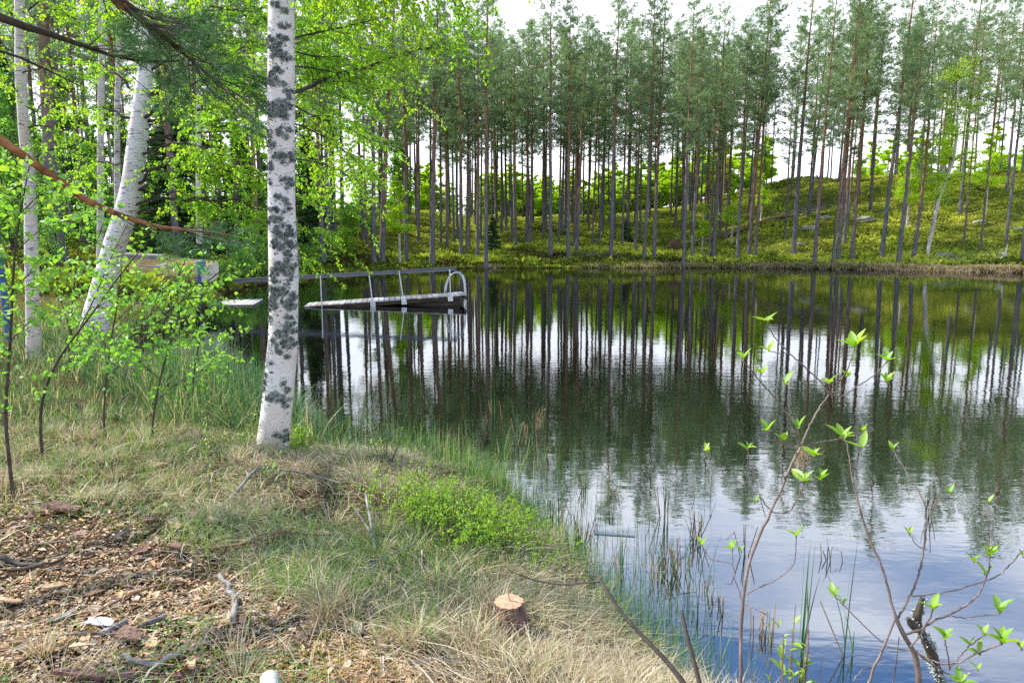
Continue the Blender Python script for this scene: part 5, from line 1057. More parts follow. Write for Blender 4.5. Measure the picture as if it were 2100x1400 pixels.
stick('fallen_branch', 'grey curved dry branch on the grass below the nearest birch', 'branch', [(470, 1040, 7, .02), (495, 1020, 8, .04), (512, 998, 7, .05), (530, 980, 6, .05), (560, 976, 4, .04)], 0, ground=True, group=G1, side=([(512, 998, 4, .05), (505, 985, 3, .05)], [(560, 976, 4, .04), (620, 985, 4, .03), (700, 1002, 5, .01)]))
stick('fallen_branch', 'long thin grey twig rising to the right through the straw', 'branch', [(655, 1222, 4, .01), (720, 1198, 4, .03), (780, 1175, 4, .05), (850, 1140, 3, .05)], 0, ground=True, group=G1, side=([(740, 1192, 3, .03), (800, 1186, 3, .03), (830, 1180, 2, .02)],))
stick('fallen_branch', 'dark stick pointing down to a pale split of wood', 'branch', [(622, 1212, 4, .02), (655, 1230, 6, .02), (690, 1250, 7, .01), (702, 1257, 7, .01)], 0, ground=True, group=G1, mat='dark_twig')
stick('fallen_branch', 'grey bare branch standing out of the grass in the middle of the bank', 'branch', [(770, 1140, 8, .01), (762, 1105, 7, .08), (755, 1080, 6, .12), (752, 1065, 5, .15)], 0, ground=True, group=G1, side=([(765, 1120, 5, .04), (745, 1100, 4, .08), (728, 1080, 3, .10)],))
stick('fallen_branch', 'dark lichen speckled branch below the stump', 'branch', [(1058, 1368, 9), (1066, 1352, 10), (1085, 1342, 10), (1112, 1332, 7)], 0, ground=True, group=G1, mat='dark_twig', rough=.004)
stick('fallen_branch', 'two joined grey dead pieces on the straw left of the stump foot', 'branch', [(900, 1352, 12), (925, 1350, 12), (955, 1358, 11)], 0, ground=True, group=G1, rough=.004)
# dark limb at the bank edge and bare twigs over the water
stick('fallen_branch', 'dark lichened limb leaning on the bank edge right of the stump', 'branch', [(1186, 1168, 9, .12), (1200, 1205, 11, .10), (1215, 1235, 12, .05), (1240, 1262, 13, .0)], 0, ground=True, group='bare branches at the bank edge', mat='dark_twig', rough=.003)
def pt(tr, D, dD=0): return px_line(tr, D, dD)
def traced(name, label, cat, trs, D, mat, group=None, dD=0, k=7):
    mb = MB()
    for i, tr in enumerate(trs):
        a, b = px_line(tr, D[i] if isinstance(D, (list, tuple)) else D, dD if not isinstance(dD, (list, tuple)) else dD[i]); q, r_ = resample(a, b, max(10, len(a) * 4)); mb.tube(q, r_, k)
    return tag(mb.obj(name, M[mat], smooth=True), label, cat, group)
traced('bare_branch', 'long bare dark branch rising from the bottom edge to a broken reddish tip', 'branch', [[(1440, 1470, 15), (1403, 1400, 13), (1370, 1358, 11), (1335, 1321, 10), (1300, 1285, 9), (1272, 1253, 8), (1248, 1215, 8), (1230, 1188, 7), (1223, 1172, 3)], [(1230, 1192, 5), (1205, 1193, 4), (1172, 1198, 4), (1140, 1197, 4), (1100, 1190, 4), (1065, 1178, 3), (1040, 1168, 2)]], [2.3, 2.72], 'dark_twig', 'bare branches at the bank edge', [.45, .2])
traced('bare_branch', 'short bare upright stick with a cut tip at the bottom edge', 'branch', [[(1452, 1480, 13), (1435, 1400, 11), (1420, 1345, 10), (1407, 1295, 8), (1398, 1253, 7)]], 2.35, 'dark_twig', 'bare branches at the bank edge', .2)

def chip(name, label, a, b, l, wd, th, ang, mat, cat='wood chip', group='large wood chips and bark scraps', tilt=.15, curl=.15, seed=0):
    """irregular plate lying on the ground; sizes in metres"""
    r_ = np.random.default_rng(seed + int(a * 7 + b)); c = hit(a, b); n = 9; m = 4; u = np.linspace(0, 1, n)
    wv = wd * (.35 + .65 * np.sin(np.pi * (.12 + .76 * u)) ** .6) * (1 + r_.normal(size=n) * .10); X = np.array([np.cos(ang), np.sin(ang), tilt * r_.uniform(-1, 1)]); X = unit(X); Y = unit(np.cross([0, 0, 1], X)); Y = unit(Y + np.array([0, 0, 1]) * r_.uniform(-tilt, tilt)); Z = np.cross(X, Y)
    T = []; Bm = []
    for i in range(n):
        off = r_.normal() * wd * .06
        for j in range(m):
            v = j / (m - 1) - .5; p = c + X * (u[i] - .5) * l + Y * (v * wv[i] + off) + Z * (th + curl * wd * (4 * v * v) + .03 * l * math.sin(u[i] * 5 + a) + r_.normal() * th * .15); T.append(p); Bm.append(p - Z * th)
    o = 0; mb = MB(); N_ = n * m; q = []
    for i in range(n - 1):
        for j in range(m - 1):
            s = i * m + j; q.append((s, s + 1, s + m + 1, s + m)); q.append((s + N_, s + m + N_, s + m + 1 + N_, s + 1 + N_))
    for i in range(n - 1):
        for j in (0, m - 1): s = i * m + j; q.append((s, s + m, s + m + N_, s + N_))
    for j in range(m - 1):
        for i in (0, n - 1): s = i * m + j; q.append((s, s + 1, s + 1 + N_, s + N_))
    mb.add(np.array(T + Bm) + [0, 0, .030 if b < 1160 else .014], q); return tag(mb.obj(name, M[mat]), label, cat, group)
for a in [('wood_chip', 'pale upright wood chip in the grass left of the nearest birch', 327, 962, .11, .05, .008, 1.2, 'chip'), ('wood_chip', 'pale long chip lying in the grass above the centre left', 358, 1085, .14, .055, .008, -.9, 'chip'),
          ('wood_chip', 'rounded pale chip right of the long chip in the grass', 434, 1080, .09, .06, .008, -.5, 'chip'), ('wood_chip', 'orange brown chip low in the grass by the long chip', 308, 1076, .09, .05, .006, .2, 'bark_piece'),
          ('bark_scrap', 'purple brown slab of bark in the grass at the left', 128, 1056, .22, .10, .014, -.35, 'bark_piece'), ('bark_scrap', 'small brown bark scrap beside the bark slab', 62, 1072, .08, .05, .006, .5, 'bark_piece'),
          ('wood_chip', 'pinkish chip in the middle of the litter', 290, 1145, .08, .05, .006, 1.0, 'bark_piece'), ('bark_scrap', 'brown bark scrap at the edge of the grass by the bent branch', 357, 1134, .09, .05, .007, -.5, 'bark_piece'),
          ('wood_chip', 'thin brown split lying left of the long thin stick', 255, 1175, .10, .02, .006, .15, 'chip'), ('wood_splinter', 'long straight pale splinter pointing up right toward the lichened branch', 440, 1248, .22, .014, .008, .75, 'chip'),
          ('bark_scrap', 'white birch bark scrap at the lower left', 205, 1283, .13, .05, .004, -.2, 'birchbark'), ('bark_scrap', 'grey curled bark strip left of the white scrap', 128, 1272, .12, .035, .005, .8, 'dead_wood'),
          ('wood_chip', 'big ragged orange brown chip in front of the white scrap', 262, 1312, .14, .07, .012, -.45, 'bark_piece'), ('wood_chip', 'pale ragged chip right of the orange brown one', 310, 1326, .09, .05, .01, -.7, 'chip'),
          ('wood_chip', 'tan block of split wood near the bottom edge', 393, 1368, .10, .035, .012, -1.1, 'chip'), ('wood_chip', 'flat brown chip under the tan block', 385, 1390, .11, .03, .008, .35, 'bark_piece'),
          ('wood_splinter', 'long flat brown split along the bottom edge at the left', 190, 1396, .30, .035, .014, .0, 'bark_piece'), ('wood_splinter', 'pale long split of wood on the straw in the lower middle', 772, 1291, .17, .022, .012, -.55, 'chip'),
          ('bark_scrap', 'pinkish bark strip beside the pale split in the straw', 790, 1288, .13, .02, .008, -.5, 'bark_piece'), ('wood_chip', 'pale oval chip in the straw below the stump', 1100, 1366, .055, .04, .006, .4, 'birchbark'),
          ('wood_chip', 'small square chip near the long thin stick', 465, 1284, .05, .035, .008, .1, 'chip'), ('wood_chip', 'thin pale chip leaning in the litter at the upper left', 60, 1033, .10, .03, .006, .9, 'chip'), ('wood_chip', 'greyish leaf-like chip in the grass', 256, 1105, .09, .03, .004, .9, 'dead_wood'),
          ('wood_chip', 'tan chip among the litter below the forked branch', 110, 1210, .09, .04, .006, .3, 'chip'), ('wood_chip', 'pale chip at the far lower left', 20, 1240, .12, .04, .006, -.1, 'chip')]:
    chip(*a)
# chopped branch end
mb = MB(); c = hit(499, 1281); d = unit(np.array([.35, -.8, .25])); mb.tube([c - d * .05 + [0, 0, .02], c + [0, 0, .025]], .017, 12); root = mb.obj('chopped_end', M['stump_bark'], smooth=True); tag(root, 'chopped round end of a branch showing pale wood beside the lichened branch', 'branch end', G1)
mb = MB(); mb.tube([c + [0, 0, .025], c + [0, 0, .025] + d * .002], .0165, 12); mb.obj('cut_face', M['cut'], root)
# white billet at the bottom edge
mb = MB(); a = hit(558, 1470); b = hit(554, 1408); a[2] += .035; b[2] += .03; pts = np.array([a + (a - b) * 1.0, a, b]); mb.tube(pts, [.041, .041, .036], 18); root = mb.obj('birch_billet', M['birchbark'], smooth=True); tag(root, 'white round birch billet poking in at the bottom edge on the sawdust', 'log')
mb = MB(); d = unit(b - a); mb.tube([b, b + d * .002], .034, 18); mb.obj('cut_face', M['birchbark'], root)

# stump
def stump():
    b = hit(1052, 1300); b[2] -= .03; D = b[1]; r_ = np.random.default_rng(4); root = thing('tree_stump', 'small freshly sawn tree stump with orange cut face in the straw', 'stump', b)
    topc = P(1044, 1233, D + .02); R0 = 33 / F * D; n = 48; rows = []
    for t in np.linspace(0, 1, 14):
        c = b + (topc - b) * t; th = np.linspace(0, 2 * np.pi, n, endpoint=False); rr = R0 * (1.28 - .32 * t ** .7) * (1 + .05 * np.sin(th * 5 + 1) * (1 - t * .6) + .035 * np.sin(th * 13 + t * 3) + .02 * r_.normal(size=n)); rows.append(np.stack([c[0] + rr * np.cos(th), c[1] + rr * np.sin(th), np.full(n, c[2])], 1))
    mb = MB(); V = np.concatenate(rows); i = np.arange(13)[:, None] * n; j = np.arange(n)[None]; j2 = (j + 1) % n; mb.add(V, np.stack([i + j, i + j2, i + n + j2, i + n + j], -1).reshape(-1, 4)); mb.obj('bark', M['stump_bark'], root, False)
    mb = MB(); top = rows[-1]; c = top.mean(0); ring2 = c + (top - c) * .985 + [0, 0, .003]; ring3 = c + (top - c) * .5 + [0, 0, .006]; V = np.vstack([top, ring2, ring3, [c + [0, 0, .005]]])
    q = [(k, (k + 1) % n, n + (k + 1) % n, n + k) for k in range(n)] + [(n + k, n + (k + 1) % n, 2 * n + (k + 1) % n, 2 * n + k) for k in range(n)]; t = [(2 * n + k, 2 * n + (k + 1) % n, 3 * n) for k in range(n)]; mb.add(V, q, t); mb.obj('cut_face', M['cut'], root)
    mb = MB(); s = topc + [.005, 0, 0]; mb.tube([s, s + [-.008, 0, .035], s + [-.012, 0, .075]], [.005, .004, .001], 5); mb.obj('splinter', M['chip'], root)
stump()
tag(MB.obj.__get__((lambda m_: (m_.box(PZ(1260, 1087, .002), (.31, .18, .010), ax3([1, -.16, 0])), m_)[1])(MB()))('sunken_board', M['plank']), 'pale board floating just at the water surface off the bank', 'board')

# ------------------------------------------------------------------ reed clumps standing in the lake
def clump(label, a, b, wpx, h, n, green, seed):
    r_ = np.random.default_rng(seed); c = PZ(a, b, 0); w_ = wpx / F * c[1] / 2; root = thing('reed_clump', label, 'reed clump', c, 'reed clumps in the lake')
    if n:
        mb = MB()
        for _ in range(n):
            s = c + [r_.normal() * w_ * .5, r_.normal() * w_ * .7, -.08]; l = h * r_.uniform(.4, 1.0); d = np.array([r_.normal() * .16, r_.normal() * .16, 1]); k = s + d * (l + .08)
            if r_.random() < .5: e = k + np.array([r_.normal() * .5, r_.normal() * .3, -r_.uniform(.2, .9)]) * l * .6; e[2] = max(e[2], -.03); pts = [s, (s + k) / 2, k, e]; rr = [.0032, .003, .0026, .0018]
            else: pts = [s, (s + k) / 2, k]; rr = [.0034, .0032, .0026]
            mb.tube(pts, rr, 4, r=r_.random(), cap=False)
        mb.obj('dry_stalks', M['clump_dry'], root)
    if green:
        mb = MB(); g = np.repeat(c[None], green, 0) + r_.normal(size=(green, 3)) * [w_ * .4, w_ * .5, 0] - [0, 0, .06]; ang = r_.uniform(0, 6.28, green)
        mb.blades(g, r_.uniform(.6, 1.9, green) * h, np.stack([np.cos(ang), np.sin(ang)], 1) * (r_.random(green) ** 2 * .35)[:, None], r_.uniform(.006, .011, green), r_.random(green) * .6, 5, .6, r_); mb.obj('blades', M['reed'], root)
CL = [('brown broken reed stubs left of the floating board', 1192, 1110, 46, .20, 17, 2, 1), ('single brown stub pair above the floating board', 1262, 1015, 14, .14, 4, 0, 2), ('thin stub behind the floating board', 1252, 1068, 10, .12, 3, 1, 3), ('tall thin reed and stubs at the left of the open water', 1105, 880, 34, .28, 9, 3, 4),
      ('bent straw coloured reeds in front of the dark reflection', 945, 905, 30, .24, 7, 3, 5), ('green blades with drooping dry leaf off the bank', 890, 930, 40, .26, 6, 7, 6), ('reeds right beside the bank among dark water', 1065, 905, 40, .30, 8, 7, 7), ('thick knot of broken brown reeds in the middle of the near water', 1370, 1170, 66, .22, 26, 4, 8),
      ('brown stubs above the knot of broken reeds', 1425, 1105, 30, .26, 12, 2, 9), ('upright brown stubs with one tall green blade', 1365, 1060, 20, .30, 6, 4, 10), ('pair of tall brown stalks left of the shrub stem', 1530, 1140, 14, .28, 4, 1, 11), ('bent loop of reeds at the foot of the left shrub', 1570, 1310, 60, .16, 12, 2, 12),
      ('stand of tall dark green blades between the two shrubs', 1642, 1345, 22, .42, 1, 9, 13), ('slender pair of green blades right of the tall stand', 1735, 1340, 26, .40, 1, 5, 14), ('dry reeds with a drooping head behind the right shrub', 1905, 1060, 18, .30, 6, 2, 15), ('small leaning brown reed in the bright water', 1445, 1215, 14, .12, 4, 0, 16),
      ('thin green reed with a dry tip off the floating board', 1355, 905, 16, .36, 2, 4, 17), ('green leaning blades near the bank shrubs', 1275, 1185, 24, .26, 2, 5, 18), ('loose reeds right of the nearest birch', 690, 860, 26, .22, 6, 4, 19), ('tall thin reeds in the dark water off the bank', 1010, 850, 40, .34, 4, 6, 20), ('sparse stems left of the stubs near the board', 1140, 1085, 40, .26, 8, 6, 21), ('thin stems rising from open water at the centre', 1440, 1010, 50, .34, 2, 5, 22), ('low bent stems in the blue water', 1700, 1150, 40, .14, 5, 1, 23), ('loop of dry reed under the far end of the bank', 1475, 1255, 30, .14, 5, 1, 24), ('brown stalks among the tall green ones left of the floating board', 1200, 1000, 30, .28, 3, 5, 25)]
for a in CL: clump(*a)

# ------------------------------------------------------------------ shrubs over the water
def big_leaf(mb, c, d, nrm, l, w_, r, bend=.25):
    d = unit(d); s = unit(np.cross(d, nrm)); up = np.cross(s, d); n = 7; V = []
    for i in range(n):
        t = i / (n - 1); ww = w_ * math.sin(math.pi * min(1, t * .93 + .05)) ** .8 * .5 * (1.12 - .3 * t); m = c + d * l * t - up * bend * l * t * t
        V += [m + s * ww + up * ww * .45, m, m - s * ww + up * ww * .45]
    q = []
    for i in range(n - 1): a = i * 3; q += [(a, a + 1, a + 4, a + 3), (a + 1, a + 2, a + 5, a + 4)]
    mb.add(V, q, r=r)
def shrub(label, stems, leaves_, D, foot, seed, group='leafing shrubs over the water', lsz=.054):
    """stems: list of (depth, traced px line); leaves_: (px, py, depth, count, scale)"""
    r_ = np.random.default_rng(seed); root = thing('shrub', label, 'shrub', foot, group); st, lf = MB(), MB()
    for k, (dd, tr) in enumerate(stems):
        a = []; b = []
        for i, q in enumerate(tr):
            dz = dd[0] + (dd[1] - dd[0]) * i / (len(tr) - 1); a.append(P(q[0], q[1], dz)); b.append(max(q[2] * .72, 1.7) / F * dz / 2)
        a = np.array(a); b = np.array(b)
        if k == 0 or tr[0][1] >= 1395: a = np.vstack([[a[0][0] + r_.normal() * .02, a[0][1] - .05, -.1], a]); b = np.concatenate([[b[0] * 1.1], b])
        q, rr = resample(a, b, len(a) * 5); q[2:-2] += r_.normal(size=(len(q) - 4, 3)) * .0012; rr = rr * (1 + r_.normal(size=len(rr)) * .05); st.tube(q, rr, 8)
    for (a, b, dd, n, sc_) in leaves_:
        c = P(a, b, dd)
        for k in range(n):
            an = (k + r_.uniform(-.3, .3)) / n * 2 * np.pi; tiltv = r_.uniform(.35, 1.3) if k else 2.4
            d = np.array([np.cos(an), np.sin(an) * .8, tiltv]); l = lsz * sc_ * r_.uniform(.75, 1.15); nr = np.array([-np.cos(an) * tiltv, -np.sin(an) * tiltv, 1]) + r_.normal(size=3) * .3
            big_leaf(lf, c + r_.normal(size=3) * .002, d, nr, l, l * r_.uniform(.36, .5), np.clip(r_.uniform(.25, 1), 0, 1), r_.uniform(0, .35))
        st.tube([c - [0, 0, .006], c + [0, 0, .006]], [.0025, .002], 5)
    st.obj('stems', M['shrub_stem'], root, True); lf.obj('leaves', M['shrub_leaf'], root, True); return root
f1 = np.array([P(1519, 1400, 2.2)[0], 2.15, -.05])
S1 = [((2.2, 2.45), [(1519, 1400, 11), (1519, 1300, 11), (1524, 1217, 11), (1534, 1159, 10), (1555, 1101, 9.5), (1581, 1049, 9), (1608, 991, 8.5), (1629, 939, 8), (1642, 918, 8)]),
      ((2.45, 2.5), [(1642, 914, 6.5), (1650, 895, 6), (1661, 871, 6), (1680, 838, 5.5), (1700, 809, 5)]), ((2.5, 2.6), [(1700, 808, 4), (1679, 777, 4), (1647, 749, 4), (1616, 723, 3.5), (1593, 697, 3.5), (1576, 671, 3), (1573, 660, 3)]), ((2.58, 2.6), [(1616, 725, 2.5), (1598, 725, 2), (1577, 719, 2)]),
      ((2.5, 2.4), [(1700, 808, 4), (1720, 783, 4), (1736, 763, 3.5), (1747, 737, 3), (1753, 712, 3)]), ((2.5, 2.62), [(1700, 808, 4), (1714, 812, 3.5), (1727, 813, 3.5), (1758, 792, 3.5), (1787, 774, 3), (1808, 755, 3), (1819, 740, 3)]), ((2.56, 2.6), [(1790, 774, 2.5), (1805, 781, 2), (1820, 783, 2)]), ((2.5, 2.48), [(1700, 806, 3), (1702, 795, 2.5), (1701, 786, 2.5)]), ((2.5, 2.45), [(1705, 806, 2.5), (1725, 800, 2), (1736, 785, 2), (1736, 772, 2)]),
      ((2.45, 2.35), [(1641, 913, 6.5), (1630, 880, 6), (1618, 855, 5.5), (1604, 834, 5), (1576, 800, 4.5), (1550, 771, 4), (1535, 752, 3.5), (1524, 740, 3)]), ((2.35, 2.33), [(1606, 836, 2), (1610, 815, 2), (1611, 790, 2)]), ((2.45, 2.4), [(1636, 925, 5), (1620, 918, 4), (1599, 906, 3.5), (1583, 894, 3), (1573, 883, 3)]), ((2.42, 2.4), [(1632, 920, 2.5), (1620, 909, 2), (1607, 907, 2)]),
      ((2.45, 2.5), [(1650, 914, 5), (1668, 909, 4.5), (1687, 905, 4), (1724, 900, 3.5), (1745, 893, 3), (1767, 888, 2.5)]), ((2.42, 2.36), [(1621, 963, 4), (1645, 950, 3.5), (1668, 935, 3)]), ((2.38, 2.3), [(1581, 1049, 5), (1606, 1052, 4), (1623, 1045, 4), (1636, 1020, 3.5), (1648, 997, 3.5), (1650, 985, 3)]), ((2.33, 2.3), [(1650, 995, 2.5), (1668, 985, 2.2), (1684, 983, 2)]),
      ((2.38, 2.5), [(1581, 1046, 4), (1560, 1020, 3.5), (1520, 990, 3), (1480, 968, 2.5), (1456, 945, 2.5), (1448, 928, 2.5)]), ((2.38, 2.45), [(1570, 1060, 3), (1556, 1010, 3), (1545, 970, 2.5), (1533, 922, 2.5)]), ((2.3, 2.2), [(1524, 1222, 4), (1545, 1208, 3.5), (1576, 1196, 3.5), (1605, 1180, 3), (1629, 1155, 3), (1632, 1120, 2.5), (1633, 1102, 2.5)]),
      ((2.3, 2.4), [(1521, 1230, 3.5), (1508, 1190, 3), (1503, 1154, 3), (1480, 1152, 2.5), (1455, 1145, 2.5), (1440, 1118, 2.5)]), ((2.4, 2.42), [(1503, 1154, 2.5), (1502, 1140, 2.5), (1502, 1125, 2.2)]), ((2.3, 2.2), [(1522, 1235, 3), (1545, 1245, 2.5), (1575, 1262, 2.5), (1596, 1282, 2)])]
L1 = [(1573, 660, 2.6, 5, 1.15), (1577, 718, 2.6, 3, .95), (1753, 712, 2.4, 5, 1.2), (1819, 740, 2.62, 5, 1.0), (1820, 783, 2.6, 4, 1.05), (1701, 786, 2.48, 3, .85), (1736, 772, 2.45, 3, .7), (1524, 738, 2.35, 3, .95), (1561, 768, 2.36, 4, .8), (1611, 788, 2.33, 3, .85), (1573, 883, 2.4, 3, .85), (1607, 904, 2.4, 4, .85), (1636, 876, 2.42, 4, .95),
      (1728, 898, 2.49, 8, 1.15), (1767, 886, 2.5, 3, .8), (1668, 935, 2.36, 5, .9), (1650, 985, 2.3, 6, 1.15), (1684, 983, 2.3, 4, .8), (1448, 926, 2.5, 3, .9), (1533, 920, 2.45, 4, .75), (1633, 1100, 2.2, 3, .8), (1440, 1116, 2.4, 3, .75), (1502, 1125, 2.42, 4, .8), (1520, 1130, 2.36, 2, .6), (1596, 1282, 2.2, 2, .5), (1548, 1030, 2.4, 2, .6)]
sh1 = shrub('slender leafing shrub with a mossy fork, left of the two over the water', S1, L1, 2.4, f1, 301)
r_ = np.random.default_rng(9); mb = MB(); c = P(1646, 930, 2.44); m = 900; A = c + r_.normal(size=(m, 3)) * [.010, .010, .018] + [0, 0, -.012]; dd = r_.normal(size=(m, 3)) + [0, 0, -.8]; mb.strips(A, A + dd * .008, np.full(m, .0014), r_.random(m)); mb.obj('moss_tuft', M['straw'], sh1)
f2 = np.array([P(1885, 1400, 2.15)[0], 2.1, -.05])
S2 = [((2.15, 2.2), [(1885, 1440, 19), (1884, 1385, 18), (1882, 1350, 17), (1868, 1325, 15), (1850, 1298, 14), (1842, 1276, 13), (1837, 1264, 12)]), ((2.2, 2.45), [(1837, 1264, 9), (1825, 1225, 8), (1815, 1180, 7.5), (1800, 1140, 7), (1782, 1105, 6.5), (1768, 1060, 6), (1758, 1020, 5.5), (1749, 986, 5), (1742, 950, 4.5), (1738, 911, 3.5), (1732, 900, 3)]), ((2.45, 2.4), [(1747, 972, 3.5), (1758, 950, 3), (1763, 925, 2.5), (1766, 918, 2.5)]),
      ((2.2, 2.6), [(1842, 1266, 8), (1856, 1240, 7), (1870, 1217, 7), (1885, 1175, 6.5), (1894, 1130, 6), (1898, 1080, 5.5), (1900, 1040, 5), (1888, 1012, 4), (1868, 985, 3.5), (1852, 955, 3), (1838, 935, 2.5), (1832, 922, 2.5)]), ((2.5, 2.55), [(1900, 1045, 3.5), (1918, 1032, 3), (1942, 1022, 2.5), (1950, 1014, 2.5)]), ((2.4, 2.35), [(1900, 1128, 3), (1880, 1118, 2.5), (1868, 1100, 2.2), (1865, 1096, 2)]),
      ((2.2, 2.35), [(1855, 1300, 8), (1885, 1292, 7), (1911, 1274, 7), (1950, 1258, 6.5), (1985, 1238, 6), (2005, 1222, 5.5), (2018, 1195, 5), (2027, 1175, 4.5), (2030, 1150, 4), (2027, 1120, 3.5), (2028, 1080, 3), (2024, 1045, 2.5), (2026, 1030, 2.5)]), ((2.3, 2.25), [(2025, 1190, 4), (2050, 1178, 3.5), (2075, 1155, 3.5), (2095, 1130, 3), (2130, 1108, 3)]), ((2.25, 2.3), [(1870, 1222, 5), (1905, 1219, 4.5), (1953, 1211, 4), (1990, 1200, 4), (2022, 1190, 4)]), ((2.2, 2.15), [(1948, 1261, 3.5), (1975, 1267, 3), (2005, 1262, 3), (2040, 1260, 3), (2050, 1258, 2.5)]),
      ((2.15, 2.0), [(1875, 1332, 7), (1900, 1350, 6), (1935, 1361, 5.5), (1969, 1358, 5), (2000, 1340, 5), (2030, 1330, 4.5), (2053, 1320, 4)]), ((2.1, 2.05), [(1945, 1372, 4), (1965, 1350, 4), (1985, 1325, 3.5), (2010, 1308, 3), (2020, 1300, 2.5)]), ((2.1, 2.05), [(1948, 1372, 4), (1944, 1345, 4), (1938, 1312, 3.5)]), ((2.15, 2.05), [(1883, 1340, 5), (1915, 1365, 5), (1945, 1380, 5), (1965, 1400, 5), (1985, 1425, 5)]), ((2.1, 2.1), [(1960, 1365, 3), (1980, 1375, 2.5), (2000, 1373, 2.5)]),
      ((2.2, 2.3), [(1866, 1332, 4), (1830, 1330, 4), (1800, 1310, 3.5), (1765, 1275, 3.5), (1735, 1245, 3), (1712, 1222, 3)]), ((2.1, 2.2), [(1775, 1405, 9), (1790, 1370, 8.5), (1810, 1330, 8), (1825, 1295, 7), (1836, 1268, 6)]), ((2.12, 2.1), [(1788, 1368, 4), (1770, 1370, 3.5), (1750, 1395, 3)]), ((2.15, 2.1), [(1830, 1410, 4), (1838, 1350, 4), (1844, 1305, 3)]), ((2.15, 2.1), [(1868, 1325, 5), (1890, 1300, 4.5), (1905, 1270, 4), (1913, 1250, 4)])]
L2 = [(1732, 900, 2.45, 3, .7), (1766, 916, 2.4, 2, 1.1), (1832, 922, 2.6, 3, .7), (1950, 1012, 2.55, 4, .9), (1865, 1094, 2.35, 3, .7), (2026, 1030, 2.35, 2, .6), (2030, 1140, 2.3, 4, 1.0), (2020, 1175, 2.3, 3, .9), (1998, 1150, 2.3, 3, .7), (2050, 1255, 2.15, 4, 1.15), (2055, 1318, 2.0, 6, 1.2), (2020, 1300, 2.05, 3, .7), (1938, 1308, 2.05, 6, .85), (1988, 1320, 2.05, 3, .7), (2010, 1340, 2.05, 2, .7), (1970, 1400, 2.05, 5, .9), (2005, 1372, 2.1, 3, .6), (1712, 1220, 2.3, 4, .95), (1730, 1238, 2.3, 2, .5), (1913, 1248, 2.1, 5, 1.0), (2098, 1140, 2.25, 3, .6), (2095, 1330, 2.0, 3, .9)]
shrub('branchy leafing shrub with a dark crooked stem at the lower right', S2, L2, 2.3, f2, 302)
# lichen covered dead limb beside it
q, rr = None, None
root = thing('dead_limb', 'broken dark limb crusted with pale lichen standing behind the right shrub', 'branch', (P(1930, 1400, 2.3)[0], 2.3, -.1))
pts, rad = px_line([(1950, 1470, 22), (1928, 1395, 21), (1915, 1350, 20), (1898, 1310, 19), (1882, 1285, 19), (1880, 1262, 18), (1888, 1240, 14), (1892, 1225, 9)], 2.35); mb = MB(); q, rd = resample(pts, rad, 40); rd = rd * (1 + .08 * rng.normal(size=40)); mb.tube(q, rd, 12); pts, rad = px_line([(1880, 1290, 18), (1868, 1278, 16), (1862, 1266, 8)], 2.33); mb.tube(pts, rad, 8); mb.obj('limb', M['dark_twig'], root, True)
n = 1500; i = rng.integers(0, 39, n); an = rng.uniform(0, 6.28, n); b = q[i] + np.stack([np.cos(an), np.sin(an), rng.normal(size=n) * .3], 1) * (rd[i] * 1.02)[:, None]; nr = np.stack([np.cos(an), np.sin(an), np.zeros(n)], 1); k = np.sin(q[i][:, 2] * 38 + an) > -.1
mb = MB(); mb.leaves(b[k], (nr + rng.normal(size=(n, 3)) * .7)[k], rng.normal(size=(n, 3))[k], rng.uniform(.006, .016, n)[k], rng.uniform(.004, .009, n)[k], rng.uniform(.5, 1, n)[k]); mb.obj('lichen', M['lichen'], root)
def leafbush(label, a, b, D, n, sz, rad_, hgt, seed, mat='shrub_leaf', group='low leafy plants at the bottom edge', up=1.2, nl=5):
    r_ = np.random.default_rng(seed); c = P(a, b, D); c[2] = max(float(H(c[0], c[1])), -.02); root = thing('leafy_plant', label, 'plant', c, group); st, lf = MB(), MB()
    for k in range(n):
        o = np.array([r_.normal() * rad_, r_.normal() * rad_ * .7, 0]); e = c + o + [0, 0, hgt * r_.uniform(.5, 1.1)]; st.tube([c + o * .3, c + o * .8 + [0, 0, hgt * .4], e], [.003, .0022, .0012], 4, cap=False)
        for j in range(nl):
            t = r_.uniform(.35, 1.0); p = c + o * (.3 + .7 * t) + (e - c - o) * t; an = r_.uniform(0, 6.28); d = np.array([np.cos(an), np.sin(an), up * r_.uniform(.4, 1.4)]); l = sz * r_.uniform(.6, 1.15); big_leaf(lf, p, d, np.array([-np.cos(an), -np.sin(an), .8]), l, l * .45, r_.uniform(.3, 1), .2)
    st.obj('stems', M['shrub_stem'], root); lf.obj('leaves', M[mat], root, True); return root
leafbush('pale green leafy bush poking up at the bottom edge left of the tall blades', 1625, 1395, 2.05, 16, .034, .05, .62, 1)
leafbush('single bunch of broad leaves at the bottom edge by the sedge', 1595, 1400, 2.0, 5, .045, .03, .56, 2)
leafbush('small leafy rowan sprout right of the nearest birch foot', 610, 930, 5.35, 14, .055, .07, .30, 3, nl=9)
leafbush('tall thin sprout with small pale leaves in the grass left of the nearest birch', 430, 1000, 4.3, 4, .030, .03, .62, 4, nl=10)
leafbush('little sprout with fresh leaves right of the grey curved branch', 560, 990, 4.5, 5, .03, .05, .22, 5, nl=8)
leafbush('grey leaved bog bush standing in the water off the nearest birch', 790, 960, 5.3, 14, .028, .12, .36, 6, 'sapling_leaf', nl=9)
leafbush('fine leaved sprig at the water edge right of the bog bush', 870, 1000, 4.9, 9, .024, .08, .34, 7, 'sapling_leaf', nl=9)
leafbush('low leafy sprouts in the shore grass left of the nearest birch foot', 485, 915, 5.4, 10, .04, .12, .26, 8, nl=7)

